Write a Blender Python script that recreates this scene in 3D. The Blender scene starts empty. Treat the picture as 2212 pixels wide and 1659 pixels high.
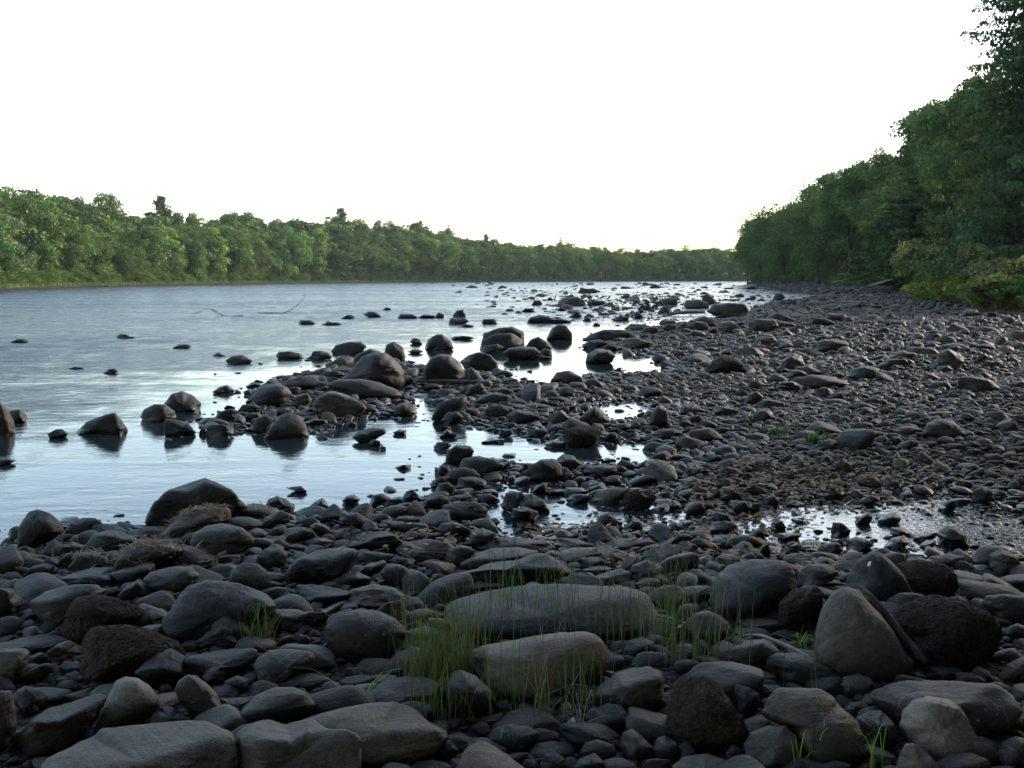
import bpy, math, random
import numpy as np
from mathutils import Vector

R = math.radians
rng = np.random.default_rng(7)
random.seed(7)
scene = bpy.context.scene
COL = scene.collection

# ---------------------------------------------------------------- camera
CAM_H = 1.62
F = 1005.0                       # focal length in pixels of a 1024 px wide picture
HOR = 276.5                      # row of the horizon in that picture
PITCH = math.atan((384 - HOR) / F)
cam_d = bpy.data.cameras.new('camera')
cam_d.sensor_width = 36.0
cam_d.lens = 36.0 * F / 1024.0
cam_d.clip_start = 0.05
cam_d.clip_end = 4000
cam = bpy.data.objects.new('camera', cam_d)
COL.objects.link(cam)
cam.location = (0, 0, CAM_H)
cam.rotation_euler = (math.pi / 2 - PITCH, 0, 0)
scene.camera = cam
cp, sp_ = math.cos(PITCH), math.sin(PITCH)
FW = np.array([0, cp, -sp_]); UP = np.array([0, sp_, cp]); RT = np.array([1.0, 0, 0])
CAM = np.array([0, 0, CAM_H])

K = 1024.0 / 2212.0              # measuring frame (2212 wide) -> render pixels


def ray(px, py):
    """direction through a point of the 2212 wide measuring frame"""
    u = (px * K - 512) / F
    v = -(py * K - 384) / F
    return FW + RT * u + UP * v


def on_plane(px, py, z=0.0):
    d = ray(px, py)
    t = (z - CAM_H) / d[2]
    if t < 0 or t > 900:
        t = 900
    p = CAM + d * t
    return p[0], p[1]


def project(P):
    q = P - CAM
    z = q @ FW
    return (q @ RT) / z * F, (q @ UP) / z * F, z       # centred pixels, v up


# ---------------------------------------------------------------- terrain
FARBANK = [(-95, -60), (-78, 40), (-66, 95), (-61.6, 121), (-70, 167), (-67, 206), (-59, 251), (-40, 282), (-15, 309), (30, 338), (81, 357), (140, 372)]
RIVER_PX = [(0, 1195), (30, 1165), (140, 1135), (300, 1140), (420, 1135), (540, 1118), (660, 1108), (790, 1100), (860, 1090), (945, 1060),
            (950, 1000), (1000, 992), (1090, 990), (1110, 1004), (1180, 1004), (1390, 1000), (1412, 978), (1390, 955), (1340, 957), (1200, 957),
            (1090, 930), (960, 912), (935, 892), (928, 850), (890, 848), (884, 896), (790, 903), (670, 935), (560, 935), (440, 935), (430, 905),
            (540, 885), (540, 845), (610, 812), (700, 800), (720, 782), (800, 778), (900, 788), (960, 802), (1080, 800), (1120, 828), (1190, 830),
            (1260, 812), (1330, 805), (1430, 803), (1440, 785), (1400, 762), (1280, 752), (1270, 735), (1350, 712), (1450, 700), (1560, 692),
            (1610, 684), (1625, 665), (1680, 652), (1830, 652), (1850, 645), (1760, 638), (1690, 628), (1640, 617.5), (1610, 612.5)]
POOLS_PX = [
    [(1560, 1150), (1600, 1120), (1700, 1088), (1790, 1083), (1870, 1098), (1940, 1082), (2040, 1072), (2110, 1085), (2140, 1108), (2240, 1100),
     (2260, 1195), (2130, 1190), (2010, 1200), (1900, 1200), (1800, 1192), (1700, 1180), (1600, 1172)],
    [(1040, 1085), (1055, 1040), (1130, 1040), (1200, 1058), (1290, 1078), (1350, 1045), (1390, 1050), (1400, 1085), (1490, 1100), (1510, 1140),
     (1400, 1155), (1290, 1132), (1200, 1150), (1130, 1165), (1080, 1155), (1050, 1120)],
    [(1240, 888), (1300, 872), (1400, 868), (1410, 900), (1340, 912), (1270, 905)],
]
near = [on_plane(x, y) for x, y in RIVER_PX]
RIVER = np.array([(-60, -80), (-20, -14), (-7, 1.2)] + near + [(62, 255), (100, 300), (160, 330)] + FARBANK[::-1])
POOLS = [np.array([on_plane(x, y) for x, y in p]) for p in POOLS_PX]


def seg_dist(P, A, B):
    d = B - A
    L = (d * d).sum() + 1e-12
    t = np.clip(((P - A) @ d) / L, 0, 1)
    q = P - (A + t[:, None] * d)
    return np.sqrt((q * q).sum(1))


def poly_sd(P, poly):
    n = len(poly)
    D = np.full(len(P), 1e9)
    inside = np.zeros(len(P), bool)
    for i in range(n):
        A, B = poly[i], poly[(i + 1) % n]
        D = np.minimum(D, seg_dist(P, A, B))
        c = (A[1] > P[:, 1]) != (B[1] > P[:, 1])
        xi = A[0] + (P[:, 1] - A[1]) * (B[0] - A[0]) / (B[1] - A[1] + 1e-12)
        inside ^= c & (P[:, 0] < xi)
    return np.where(inside, -D, D)


def line_dist(P, pts):
    D = np.full(len(P), 1e9)
    for i in range(len(pts) - 1):
        D = np.minimum(D, seg_dist(P, np.array(pts[i], float), np.array(pts[i + 1], float)))
    return D


class Waves:
    """smooth pseudo noise: sums of plane waves"""
    def __init__(self, seed, dim, n=10, octaves=4, gain=0.5):
        r = np.random.default_rng(seed)
        self.k, self.ph, self.a = [], [], []
        f, a = 1.0, 1.0
        for o in range(octaves):
            d = r.normal(size=(n, dim)); d /= np.linalg.norm(d, axis=1)[:, None]
            self.k.append(d * (f * r.uniform(0.7, 1.4, size=(n, 1))))
            self.ph.append(r.uniform(0, 6.283, n)); self.a.append(np.full(n, a / math.sqrt(n)))
            f *= 2.03; a *= gain
        self.k = np.vstack(self.k); self.ph = np.concatenate(self.ph); self.a = np.concatenate(self.a)

    def __call__(self, P):
        return (np.sin(P @ self.k.T * 2.2 + self.ph) * self.a).sum(1)


gn = Waves(3, 2, 8, 4)
RIGHTBANK = [(9, -30), (13, 5), (17, 25), (21, 41), (30.5, 74), (42, 115), (48, 160), (52, 221), (62, 255), (100, 300), (160, 330)]
RB_POLY = np.array(RIGHTBANK + [(700, 500), (700, -400), (9, -400)], float)
FB_POLY = np.array(FARBANK + [(900, 420), (900, 1500), (-1500, 1500), (-1500, -200), (-95, -200)], float)


def height(X, Y):
    P = np.stack([X, Y], 1).astype(float)
    sd = poly_sd(P, RIVER)
    for p in POOLS:
        sd = np.minimum(sd, poly_sd(P, p))
    n = gn(P * 0.9)
    dist = np.hypot(X, Y)
    land = np.maximum(sd, 0)
    h = 0.19 * (1 - np.exp(-land / 2.2)) + 0.02 * n * np.clip(land, 0, 1)
    h += np.clip(X - 4, 0, 14) * 0.022 * np.clip(land / 4, 0, 1)
    wet = -np.maximum(-sd, 0)
    bed = np.maximum(wet * 0.22, -0.9 - 0.0 * dist)
    h = np.where(sd > 0, h, bed + 0.012 * n)
    rb = np.maximum(-poly_sd(P, RB_POLY), 0)
    h += np.minimum(rb * 0.42, 9.0) * (1 - np.exp(-rb / 2.0))
    fb = np.maximum(-poly_sd(P, FB_POLY), 0)
    h = np.where(fb > 0, np.maximum(h, 0.1) + np.minimum(fb * 0.07, 0.5) + np.clip(fb - 8, 0, 60) * 0.03, h)
    return h


def H1(x, y):
    return float(height(np.array([x]), np.array([y]))[0])


# grid cache for fast lookups near the camera
GX0, GX1, GY0, GY1, GS = -14.0, 34.0, 1.0, 76.0, 0.07
_gx = np.arange(GX0, GX1, GS); _gy = np.arange(GY0, GY1, GS)
_X, _Y = np.meshgrid(_gx, _gy)
HG = height(_X.ravel(), _Y.ravel()).reshape(_X.shape)


def hfast(x, y):
    x = np.asarray(x, float); y = np.asarray(y, float)
    fx = np.clip((x - GX0) / GS, 0, HG.shape[1] - 1.001); fy = np.clip((y - GY0) / GS, 0, HG.shape[0] - 1.001)
    i = fx.astype(int); j = fy.astype(int); a = fx - i; b = fy - j
    return (HG[j, i] * (1 - a) + HG[j, i + 1] * a) * (1 - b) + (HG[j + 1, i] * (1 - a) + HG[j + 1, i + 1] * a) * b


def on_ground(px, py):
    """where the ray through the measuring frame meets the beach or the water"""
    z = 0.0
    for _ in range(12):
        x, y = on_plane(px, py, z)
        if y > 70 or x < GX0 or x > GX1:
            return x, y, max(z, 0)
        z2 = max(float(hfast(x, y)), 0.0)
        z = z * 0.5 + z2 * 0.5
    return x, y, z


# ---------------------------------------------------------------- mesh helpers
def tag(o, label=None, cat=None, group=None, kind=None):
    if label: o['label'] = label
    if cat: o['category'] = cat
    if group: o['group'] = group
    if kind: o['kind'] = kind
    return o


def mesh_np(name, V, Fc, mats, tone=None, smooth=True, parent=None, origin=None):
    """V (n,3), Fc (m,3|4) -> one linked mesh object"""
    V = np.asarray(V, np.float32)
    if origin is not None:
        V = V - np.asarray(origin, np.float32)
    me = bpy.data.meshes.new(name)
    k = Fc.shape[1]
    me.vertices.add(len(V)); me.vertices.foreach_set('co', V.ravel())
    me.loops.add(Fc.size); me.loops.foreach_set('vertex_index', Fc.astype(np.int32).ravel())
    me.polygons.add(len(Fc)); me.polygons.foreach_set('loop_start', np.arange(0, Fc.size, k, dtype=np.int32))
    if smooth:
        me.polygons.foreach_set('use_smooth', np.ones(len(Fc), bool))
    if tone is not None:
        at = me.color_attributes.new('tone', 'FLOAT_COLOR', 'POINT')
        c = np.ones((len(V), 4), np.float32); c[:, :3] = tone
        at.data.foreach_set('color', c.ravel())
    me.update(); me.validate()
    for m in (mats if isinstance(mats, list) else [mats]):
        me.materials.append(m)
    o = bpy.data.objects.new(name, me)
    COL.objects.link(o)
    if origin is not None:
        o.location = [float(t) for t in origin]
    if parent is not None:
        o.parent = parent
    return o


def empty(name, loc):
    o = bpy.data.objects.new(name, None); COL.objects.link(o); o.location = loc
    return o


def tube(pts, rad, n=7, jitter=0.0, seed=0):
    pts = np.array(pts, float); m = len(pts)
    r_ = np.random.default_rng(seed)
    T = np.gradient(pts, axis=0); T /= np.linalg.norm(T, axis=1)[:, None] + 1e-9
    ref = np.array([0.13, 0.2, 0.97]) if abs(T[0][2]) < 0.9 else np.array([1.0, 0.1, 0])
    V = []
    for i in range(m):
        a = np.cross(T[i], ref); a /= np.linalg.norm(a) + 1e-9
        b = np.cross(T[i], a)
        ang = np.arange(n) * 2 * math.pi / n
        rr = rad[i] * (1 + jitter * r_.normal(size=n))
        V.append(pts[i] + (np.cos(ang) * rr)[:, None] * a + (np.sin(ang) * rr)[:, None] * b)
    V = np.vstack(V)
    Fc = []
    for i in range(m - 1):
        for j in range(n):
            Fc.append((i * n + j, i * n + (j + 1) % n, (i + 1) * n + (j + 1) % n, (i + 1) * n + j))
    base = len(V)
    V = np.vstack([V, pts[0], pts[-1]])
    for j in range(n):
        Fc.append(((j + 1) % n, j, base, base))
        Fc.append(((m - 1) * n + j, (m - 1) * n + (j + 1) % n, base + 1, base + 1))
    return V, Fc


class MB:
    def __init__(self): self.V = []; self.F = []; self.n = 0; self.T = []
    def add(self, V, Fc, tone=None):
        self.V.append(V); self.F.append(np.asarray([list(f) for f in Fc]) + self.n); self.n += len(V)
        self.T.append(np.tile(np.array(tone if tone is not None else (1, 1, 1), float), (len(V), 1)))
    def tube(self, pts, rad, n=7, tone=None, jitter=0.0, seed=0):
        self.add(*tube(pts, rad, n, jitter, seed), tone=tone)
    def build(self, name, mat, parent=None, origin=None, smooth=True):
        V = np.vstack(self.V); Fq = np.vstack(self.F)
        me = bpy.data.meshes.new(name)
        if origin is not None: V = V - np.asarray(origin)
        faces = [tuple(f[:3]) if f[3] == f[2] else tuple(f) for f in Fq.tolist()]
        me.from_pydata(V.tolist(), [], faces)
        me.polygons.foreach_set('use_smooth', np.full(len(me.polygons), smooth))
        at = me.color_attributes.new('tone', 'FLOAT_COLOR', 'POINT')
        c = np.ones((len(V), 4), np.float32); c[:, :3] = np.vstack(self.T)
        at.data.foreach_set('color', c.ravel())
        me.materials.append(mat)
        o = bpy.data.objects.new(name, me); COL.objects.link(o)
        if origin is not None: o.location = [float(t) for t in origin]
        if parent is not None: o.parent = parent
        return o


def ico(level):
    t = (1 + 5 ** 0.5) / 2
    V = [(-1, t, 0), (1, t, 0), (-1, -t, 0), (1, -t, 0), (0, -1, t), (0, 1, t), (0, -1, -t), (0, 1, -t), (t, 0, -1), (t, 0, 1), (-t, 0, -1), (-t, 0, 1)]
    Fc = [(0, 11, 5), (0, 5, 1), (0, 1, 7), (0, 7, 10), (0, 10, 11), (1, 5, 9), (5, 11, 4), (11, 10, 2), (10, 7, 6), (7, 1, 8),
          (3, 9, 4), (3, 4, 2), (3, 2, 6), (3, 6, 8), (3, 8, 9), (4, 9, 5), (2, 4, 11), (6, 2, 10), (8, 6, 7), (9, 8, 1)]
    V = [np.array(v) / np.linalg.norm(v) for v in V]
    for _ in range(level):
        mid = {}; nf = []
        def m(a, b):
            k = (min(a, b), max(a, b))
            if k not in mid:
                p = V[a] + V[b]; V.append(p / np.linalg.norm(p)); mid[k] = len(V) - 1
            return mid[k]
        for a, b, c in Fc:
            x, y, z = m(a, b), m(b, c), m(c, a)
            nf += [(a, x, z), (b, y, x), (c, z, y), (x, y, z)]
        Fc = nf
    return np.array(V), np.array(Fc)


ICO = [ico(i) for i in range(6)]


# ---------------------------------------------------------------- materials
def new_mat(name):
    m = bpy.data.materials.new(name); m.use_nodes = True
    nt = m.node_tree; nt.nodes.clear()
    return m, nt, nt.nodes.new, nt.links.new


def rock_material(name, rough=False):
    m, nt, N, L = new_mat(name)
    out = N('ShaderNodeOutputMaterial'); b = N('ShaderNodeBsdfPrincipled'); L(b.outputs[0], out.inputs[0])
    at = N('ShaderNodeAttribute'); at.attribute_name = 'tone'
    geo = N('ShaderNodeNewGeometry')
    def noise(scale, detail=6, rgh=0.6):
        n = N('ShaderNodeTexNoise'); n.inputs['Scale'].default_value = scale
        n.inputs['Detail'].default_value = detail; n.inputs['Roughness'].default_value = rgh
        L(geo.outputs['Position'], n.inputs['Vector']); return n
    def mathn(op, a, b_=None, c=None):
        n = N('ShaderNodeMath'); n.operation = op
        for i, v in enumerate((a, b_, c)):
            if v is None: continue
            if isinstance(v, (int, float)): n.inputs[i].default_value = v
            else: L(v, n.inputs[i])
        return n.outputs[0]
    def ramp(src, p0, v0, p1, v1):
        r = N('ShaderNodeMapRange'); r.inputs[1].default_value = p0; r.inputs[2].default_value = p1
        r.inputs[3].default_value = v0; r.inputs[4].default_value = v1; L(src, r.inputs[0]); return r.outputs[0]
    n1 = noise(5, 5, 0.6); n2 = noise(38, 4, 0.7); n3 = noise(170, 2, 0.6)
    f = mathn('MULTIPLY', ramp(n1.outputs[0], 0.3, 0.62, 0.72, 1.42), ramp(n2.outputs[0], 0.3, 0.75, 0.7, 1.25))
    f = mathn('MULTIPLY', f, ramp(n3.outputs[0], 0.35, 0.82, 0.7, 1.25))
    if rough:
        vo = N('ShaderNodeTexVoronoi'); vo.inputs['Scale'].default_value = 60; L(geo.outputs['Position'], vo.inputs['Vector'])
        f = mathn('MULTIPLY', f, ramp(vo.outputs['Distance'], 0.0, 1.45, 0.7, 0.85))
    mul = N('ShaderNodeVectorMath'); mul.operation = 'SCALE'
    L(at.outputs['Color'], mul.inputs[0]); L(f, mul.inputs['Scale'])
    # pale lichen and dust patches
    n4 = noise(2.3, 7, 0.72)
    pm = ramp(n4.outputs[0], 0.56, 0.0, 0.68, 0.5)
    mx = N('ShaderNodeMix'); mx.data_type = 'RGBA'; L(pm, mx.inputs[0]); L(mul.outputs[0], mx.inputs[6])
    dust = N('ShaderNodeVectorMath'); dust.operation = 'MULTIPLY'
    L(mul.outputs[0], dust.inputs[0]); dust.inputs[1].default_value = (1.7, 1.58, 1.36); L(dust.outputs[0], mx.inputs[7])
    # small pale lichen spots and thin darker bedding lines
    vl = N('ShaderNodeTexVoronoi'); vl.inputs['Scale'].default_value = 21; L(geo.outputs['Position'], vl.inputs['Vector'])
    n5 = noise(1.7, 3, 0.5)
    spot = mathn('MULTIPLY', ramp(mathn('ADD', vl.outputs['Distance'], mathn('MULTIPLY', n2.outputs[0], 0.25)), 0.20, 1.0, 0.26, 0.0), ramp(n5.outputs[0], 0.52, 0.0, 0.60, 0.55))
    mp = N('ShaderNodeMapping'); mp.inputs['Rotation'].default_value = (0.5, 0.3, 0.2); mp.inputs['Scale'].default_value = (1.2, 1.6, 17)
    oi = N('ShaderNodeObjectInfo'); vr = N('ShaderNodeVectorRotate'); vr.inputs['Axis'].default_value = (0.6, 0.4, 0.7)
    L(geo.outputs['Position'], vr.inputs['Vector']); L(mathn('MULTIPLY', oi.outputs['Random'], 6.28), vr.inputs['Angle'])
    L(vr.outputs[0], mp.inputs['Vector'])
    ns = N('ShaderNodeTexNoise'); ns.inputs['Scale'].default_value = 2.2; ns.inputs['Detail'].default_value = 5; ns.inputs['Distortion'].default_value = 0.5; L(mp.outputs[0], ns.inputs['Vector'])
    band = mathn('MAXIMUM', ramp(ns.outputs[0], 0.36, 0.75, 0.45, 1.0), ramp(n5.outputs[0], 0.44, 0.0, 0.56, 1.0))
    bs = N('ShaderNodeVectorMath'); bs.operation = 'SCALE'; L(mx.outputs[2], bs.inputs[0]); L(band, bs.inputs['Scale'])
    mx2 = N('ShaderNodeMix'); mx2.data_type = 'RGBA'; L(spot, mx2.inputs[0]); L(bs.outputs[0], mx2.inputs[6]); mx2.inputs[7].default_value = (0.16, 0.15, 0.12, 1)
    n6 = noise(1.6, 4, 0.55); n6.inputs['Distortion'].default_value = 1.2
    vein = mathn('MULTIPLY', ramp(mathn('ABSOLUTE', mathn('SUBTRACT', n6.outputs[0], 0.5)), 0.0, 0.45 if not rough else 0.0, 0.005, 0.0), mathn('GREATER_THAN', oi.outputs['Random'], 0.8))
    mx3 = N('ShaderNodeMix'); mx3.data_type = 'RGBA'; L(vein, mx3.inputs[0]); L(mx2.outputs[2], mx3.inputs[6]); mx3.inputs[7].default_value = (0.20, 0.19, 0.17, 1)
    mx = mx3
    # wet band just above the water
    sep = N('ShaderNodeSeparateXYZ'); L(geo.outputs['Position'], sep.inputs[0])
    zz = mathn('ADD', sep.outputs[2], mathn('MULTIPLY', n2.outputs[0], -0.03))
    wet = ramp(zz, 0.01, 1.0, 0.06, 0.0)
    wm = N('ShaderNodeMix'); wm.data_type = 'RGBA'; L(wet, wm.inputs[0]); L(mx.outputs[2], wm.inputs[6])
    dk = N('ShaderNodeVectorMath'); dk.operation = 'SCALE'; L(mx.outputs[2], dk.inputs[0]); dk.inputs['Scale'].default_value = 0.42
    L(dk.outputs[0], wm.inputs[7]); L(wm.outputs[2], b.inputs['Base Color'])
    L(ramp(wet, 0, 0.62 if not rough else 0.85, 1, 0.22), b.inputs['Roughness'])
    b.inputs['Specular IOR Level'].default_value = 0.27 if not rough else 0.15
    bp = N('ShaderNodeBump'); bp.inputs['Strength'].default_value = 0.55 if not rough else 1.0
    bp.inputs['Distance'].default_value = 0.012 if not rough else 0.03
    hh = mathn('ADD', mathn('MULTIPLY', n2.outputs[0], 1.0), mathn('MULTIPLY', n3.outputs[0], 0.35))
    hh = mathn('ADD', hh, mathn('MULTIPLY', ns.outputs[0], 1.1))
    if rough:
        hh = mathn('ADD', hh, mathn('MULTIPLY', vo.outputs['Distance'], -0.6))
    L(hh, bp.inputs['Height']); L(bp.outputs[0], b.inputs['Normal'])
    return m


M_ROCK = rock_material('rock')
M_ROUGH = rock_material('rough_rock', True)


def simple_mat(name, col, rough=0.8, var=0.35, scale=8, use_tone=False, spec=0.3, bump=0.0):
    m, nt, N, L = new_mat(name)
    out = N('ShaderNodeOutputMaterial'); b = N('ShaderNodeBsdfPrincipled'); L(b.outputs[0], out.inputs[0])
    geo = N('ShaderNodeNewGeometry')
    n = N('ShaderNodeTexNoise'); n.inputs['Scale'].default_value = scale; n.inputs['Detail'].default_value = 6
    L(geo.outputs['Position'], n.inputs['Vector'])
    r = N('ShaderNodeMapRange'); r.inputs[1].default_value = 0.3; r.inputs[2].default_value = 0.7
    r.inputs[3].default_value = 1 - var; r.inputs[4].default_value = 1 + var; L(n.outputs[0], r.inputs[0])
    s = N('ShaderNodeVectorMath'); s.operation = 'SCALE'
    if use_tone:
        at = N('ShaderNodeAttribute'); at.attribute_name = 'tone'
        mm = N('ShaderNodeVectorMath'); mm.operation = 'MULTIPLY'; L(at.outputs['Color'], mm.inputs[0]); mm.inputs[1].default_value = col
        L(mm.outputs[0], s.inputs[0])
    else:
        s.inputs[0].default_value = col
    L(r.outputs[0], s.inputs['Scale']); L(s.outputs[0], b.inputs['Base Color'])
    b.inputs['Roughness'].default_value = rough; b.inputs['Specular IOR Level'].default_value = spec
    if bump:
        bp = N('ShaderNodeBump'); bp.inputs['Strength'].default_value = bump; bp.inputs['Distance'].default_value = 0.02
        L(n.outputs[0], bp.inputs['Height']); L(bp.outputs[0], b.inputs['Normal'])
    return m


def leaf_mat(name, trans=0.3):
    m, nt, N, L = new_mat(name)
    out = N('ShaderNodeOutputMaterial')
    at = N('ShaderNodeAttribute'); at.attribute_name = 'tone'
    oi = N('ShaderNodeObjectInfo')
    hs = N('ShaderNodeHueSaturation')
    mr = N('ShaderNodeMapRange'); mr.inputs[3].default_value = 0.48; mr.inputs[4].default_value = 0.515
    L(oi.outputs['Random'], mr.inputs[0]); L(mr.outputs[0], hs.inputs['Hue'])
    mv = N('ShaderNodeVectorMath'); mv.operation = 'MULTIPLY'
    L(at.outputs['Color'], mv.inputs[0]); L(oi.outputs['Color'], mv.inputs[1]); L(mv.outputs[0], hs.inputs['Color'])
    d = N('ShaderNodeBsdfDiffuse'); t = N('ShaderNodeBsdfTranslucent'); g = N('ShaderNodeBsdfGlossy'); g.inputs['Roughness'].default_value = 0.5
    g.inputs['Color'].default_value = (0.6, 0.6, 0.6, 1)
    L(hs.outputs[0], d.inputs[0]); L(hs.outputs[0], t.inputs[0])
    mx = N('ShaderNodeMixShader'); mx.inputs[0].default_value = trans; L(d.outputs[0], mx.inputs[1]); L(t.outputs[0], mx.inputs[2])
    m2 = N('ShaderNodeMixShader'); m2.inputs[0].default_value = 0.03; L(mx.outputs[0], m2.inputs[1]); L(g.outputs[0], m2.inputs[2])
    L(m2.outputs[0], out.inputs[0])
    return m


M_LEAF = leaf_mat('leaves')
M_BLADE = leaf_mat('grass_blades', 0.35)
M_BARK = simple_mat('bark', (0.045, 0.038, 0.03), 0.9, 0.4, 6, bump=0.5)
M_WOOD = simple_mat('dead_wood', (0.5, 0.45, 0.38), 0.85, 0.35, 14, use_tone=True, bump=0.4)
M_STRAW = simple_mat('straw', (1, 1, 1), 0.9, 0.3, 30, use_tone=True)


def ground_material():
    m, nt, N, L = new_mat('ground')
    out = N('ShaderNodeOutputMaterial'); b = N('ShaderNodeBsdfPrincipled'); L(b.outputs[0], out.inputs[0])
    geo = N('ShaderNodeNewGeometry'); at = N('ShaderNodeAttribute'); at.attribute_name = 'tone'
    vo = N('ShaderNodeTexVoronoi'); vo.inputs['Scale'].default_value = 28; L(geo.outputs['Position'], vo.inputs['Vector'])
    n = N('ShaderNodeTexNoise'); n.inputs['Scale'].default_value = 9; n.inputs['Detail'].default_value = 8; L(geo.outputs['Position'], n.inputs['Vector'])
    r = N('ShaderNodeMapRange'); r.inputs[1].default_value = 0.0; r.inputs[2].default_value = 0.6; r.inputs[3].default_value = 1.3; r.inputs[4].default_value = 0.5
    L(vo.outputs['Distance'], r.inputs[0])
    r2 = N('ShaderNodeMapRange'); r2.inputs[1].default_value = 0.3; r2.inputs[2].default_value = 0.7; r2.inputs[3].default_value = 0.6; r2.inputs[4].default_value = 1.4
    L(n.outputs[0], r2.inputs[0])
    mm = N('ShaderNodeMath'); mm.operation = 'MULTIPLY'; L(r.outputs[0], mm.inputs[0]); L(r2.outputs[0], mm.inputs[1])
    s = N('ShaderNodeVectorMath'); s.operation = 'SCALE'; L(at.outputs['Color'], s.inputs[0]); L(mm.outputs[0], s.inputs['Scale'])
    L(s.outputs[0], b.inputs['Base Color']); b.inputs['Roughness'].default_value = 0.85; b.inputs['Specular IOR Level'].default_value = 0.25
    bp = N('ShaderNodeBump'); bp.inputs['Strength'].default_value = 0.9; bp.inputs['Distance'].default_value = 0.03; bp.invert = True
    L(vo.outputs['Distance'], bp.inputs['Height']); L(bp.outputs[0], b.inputs['Normal'])
    return m


def water_material():
    m, nt, N, L = new_mat('water')
    out = N('ShaderNodeOutputMaterial'); b = N('ShaderNodeBsdfPrincipled'); L(b.outputs[0], out.inputs[0])
    b.inputs['Base Color'].default_value = (0.013, 0.020, 0.022, 1)
    b.inputs['IOR'].default_value = 1.333
    geo = N('ShaderNodeNewGeometry'); at = N('ShaderNodeAttribute'); at.attribute_name = 'tone'
    sp = N('ShaderNodeSeparateColor'); L(at.outputs['Color'], sp.inputs[0])
    def layer(sx, sy, scale, detail, rot=0.0, dist=0.0):
        mp = N('ShaderNodeMapping'); mp.inputs['Scale'].default_value = (sx, sy, 1); mp.inputs['Rotation'].default_value = (0, 0, rot)
        L(geo.outputs['Position'], mp.inputs['Vector'])
        n = N('ShaderNodeTexNoise'); n.inputs['Scale'].default_value = scale; n.inputs['Detail'].default_value = detail
        n.inputs['Roughness'].default_value = 0.55; n.inputs['Distortion'].default_value = dist
        L(mp.outputs[0], n.inputs['Vector']); return n.outputs[0]
    def bump(h, dist, strength, prev=None):
        bp = N('ShaderNodeBump'); bp.inputs['Distance'].default_value = dist
        L(h, bp.inputs['Height']); L(strength, bp.inputs['Strength'])
        if prev is not None: L(prev, bp.inputs['Normal'])
        return bp.outputs[0]
    # open river: wind chop and current streaks (red channel), calm wavelets everywhere (green channel)
    gust = N('ShaderNodeMapRange'); gust.inputs[1].default_value = 0.43; gust.inputs[2].default_value = 0.57; gust.inputs[3].default_value = 0.25; gust.inputs[4].default_value = 1.9
    gm = N('ShaderNodeMath'); gm.operation = 'MULTIPLY_ADD'; L(layer(0.5, 2.6, 0.6, 3, 0.12, 0.8), gm.inputs[0]); gm.inputs[1].default_value = 0.28
    ga = N('ShaderNodeMath'); ga.operation = 'MULTIPLY'; L(layer(0.10, 0.62, 0.5, 4, 0.2, 0.5), ga.inputs[0]); ga.inputs[1].default_value = 0.27; L(ga.outputs[0], gm.inputs[2])
    gc_ = N('ShaderNodeMath'); gc_.operation = 'MULTIPLY_ADD'; L(layer(2.0, 1.0, 0.62, 2, 0.15, 1.0), gc_.inputs[0]); gc_.inputs[1].default_value = 0.45; L(gm.outputs[0], gc_.inputs[2])
    L(gc_.outputs[0], gust.inputs[0])
    st = N('ShaderNodeMath'); st.operation = 'MULTIPLY'; L(sp.outputs[0], st.inputs[0]); L(gust.outputs[0], st.inputs[1])
    a = bump(layer(0.9, 1.8, 3.2, 5, 0.3, 0.8), 0.16, st.outputs[0])
    c = bump(layer(0.35, 1.3, 0.8, 4, 0.2, 0.6), 0.32, st.outputs[0], a)
    d = bump(layer(1, 2.4, 5.0, 3, 0.1, 0.3), 0.012, sp.outputs[1], c)
    e = bump(layer(1, 1.2, 26, 2, 0.6, 0.5), 0.006, sp.outputs[2], d)
    L(e, b.inputs['Normal'])
    rr = N('ShaderNodeMapRange'); rr.inputs[3].default_value = 0.03; rr.inputs[4].default_value = 0.33; L(st.outputs[0], rr.inputs[0])
    L(rr.outputs[0], b.inputs['Roughness'])
    return m


M_GROUND = ground_material()
M_WATER = water_material()

# ---------------------------------------------------------------- ground and water sheets
def polar_grid(radii, angs):
    A, Rr = np.meshgrid(angs, radii)
    X = (np.sin(A) * Rr).ravel(); Y = (np.cos(A) * Rr).ravel()
    n, k = len(radii), len(angs)
    i, j = np.meshgrid(np.arange(n - 1), np.arange(k - 1), indexing='ij')
    a = (i * k + j).ravel(); Fc = np.stack([a, a + k, a + k + 1, a + 1], 1)
    return X, Y, Fc


angs = np.concatenate([np.linspace(-math.pi, R(-36), 50, endpoint=False), np.linspace(R(-36), R(36), 560), np.linspace(R(36), math.pi, 50)[1:]])
radii = np.concatenate([[0.02], 1.2 * (1600 / 1.2) ** np.linspace(0, 1, 520)])
X, Y, Fc = polar_grid(radii, angs)
Z = height(X, Y)
P2 = np.stack([X, Y], 1)
rbsd = -poly_sd(P2, RB_POLY); fbsd = -poly_sd(P2, FB_POLY)
tone = np.tile(np.array([0.024, 0.021, 0.017]), (len(X), 1))
nn = gn(P2 * 1.7)
g1 = np.clip(fbsd / 2.0 + 0.4 * nn, 0, 1)[:, None]; g1[fbsd <= 0] = 0
tone = tone * (1 - g1) + np.array([0.10, 0.085, 0.04]) * g1
g2 = np.clip((fbsd - 2.5) / 2.5 + 0.3 * nn, 0, 1)[:, None]; g2[fbsd <= 0] = 0
tone = tone * (1 - g2) + np.array([0.075, 0.11, 0.03]) * g2
gf = np.clip((fbsd - 5.0) / 2.0, 0, 1)[:, None]; gf[fbsd <= 0] = 0
tone = tone * (1 - gf) + np.array([0.025, 0.04, 0.014]) * gf
g3 = np.clip(rbsd / 2.0 + 0.3 * nn, 0, 1)[:, None]; g3[rbsd <= 0] = 0
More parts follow.
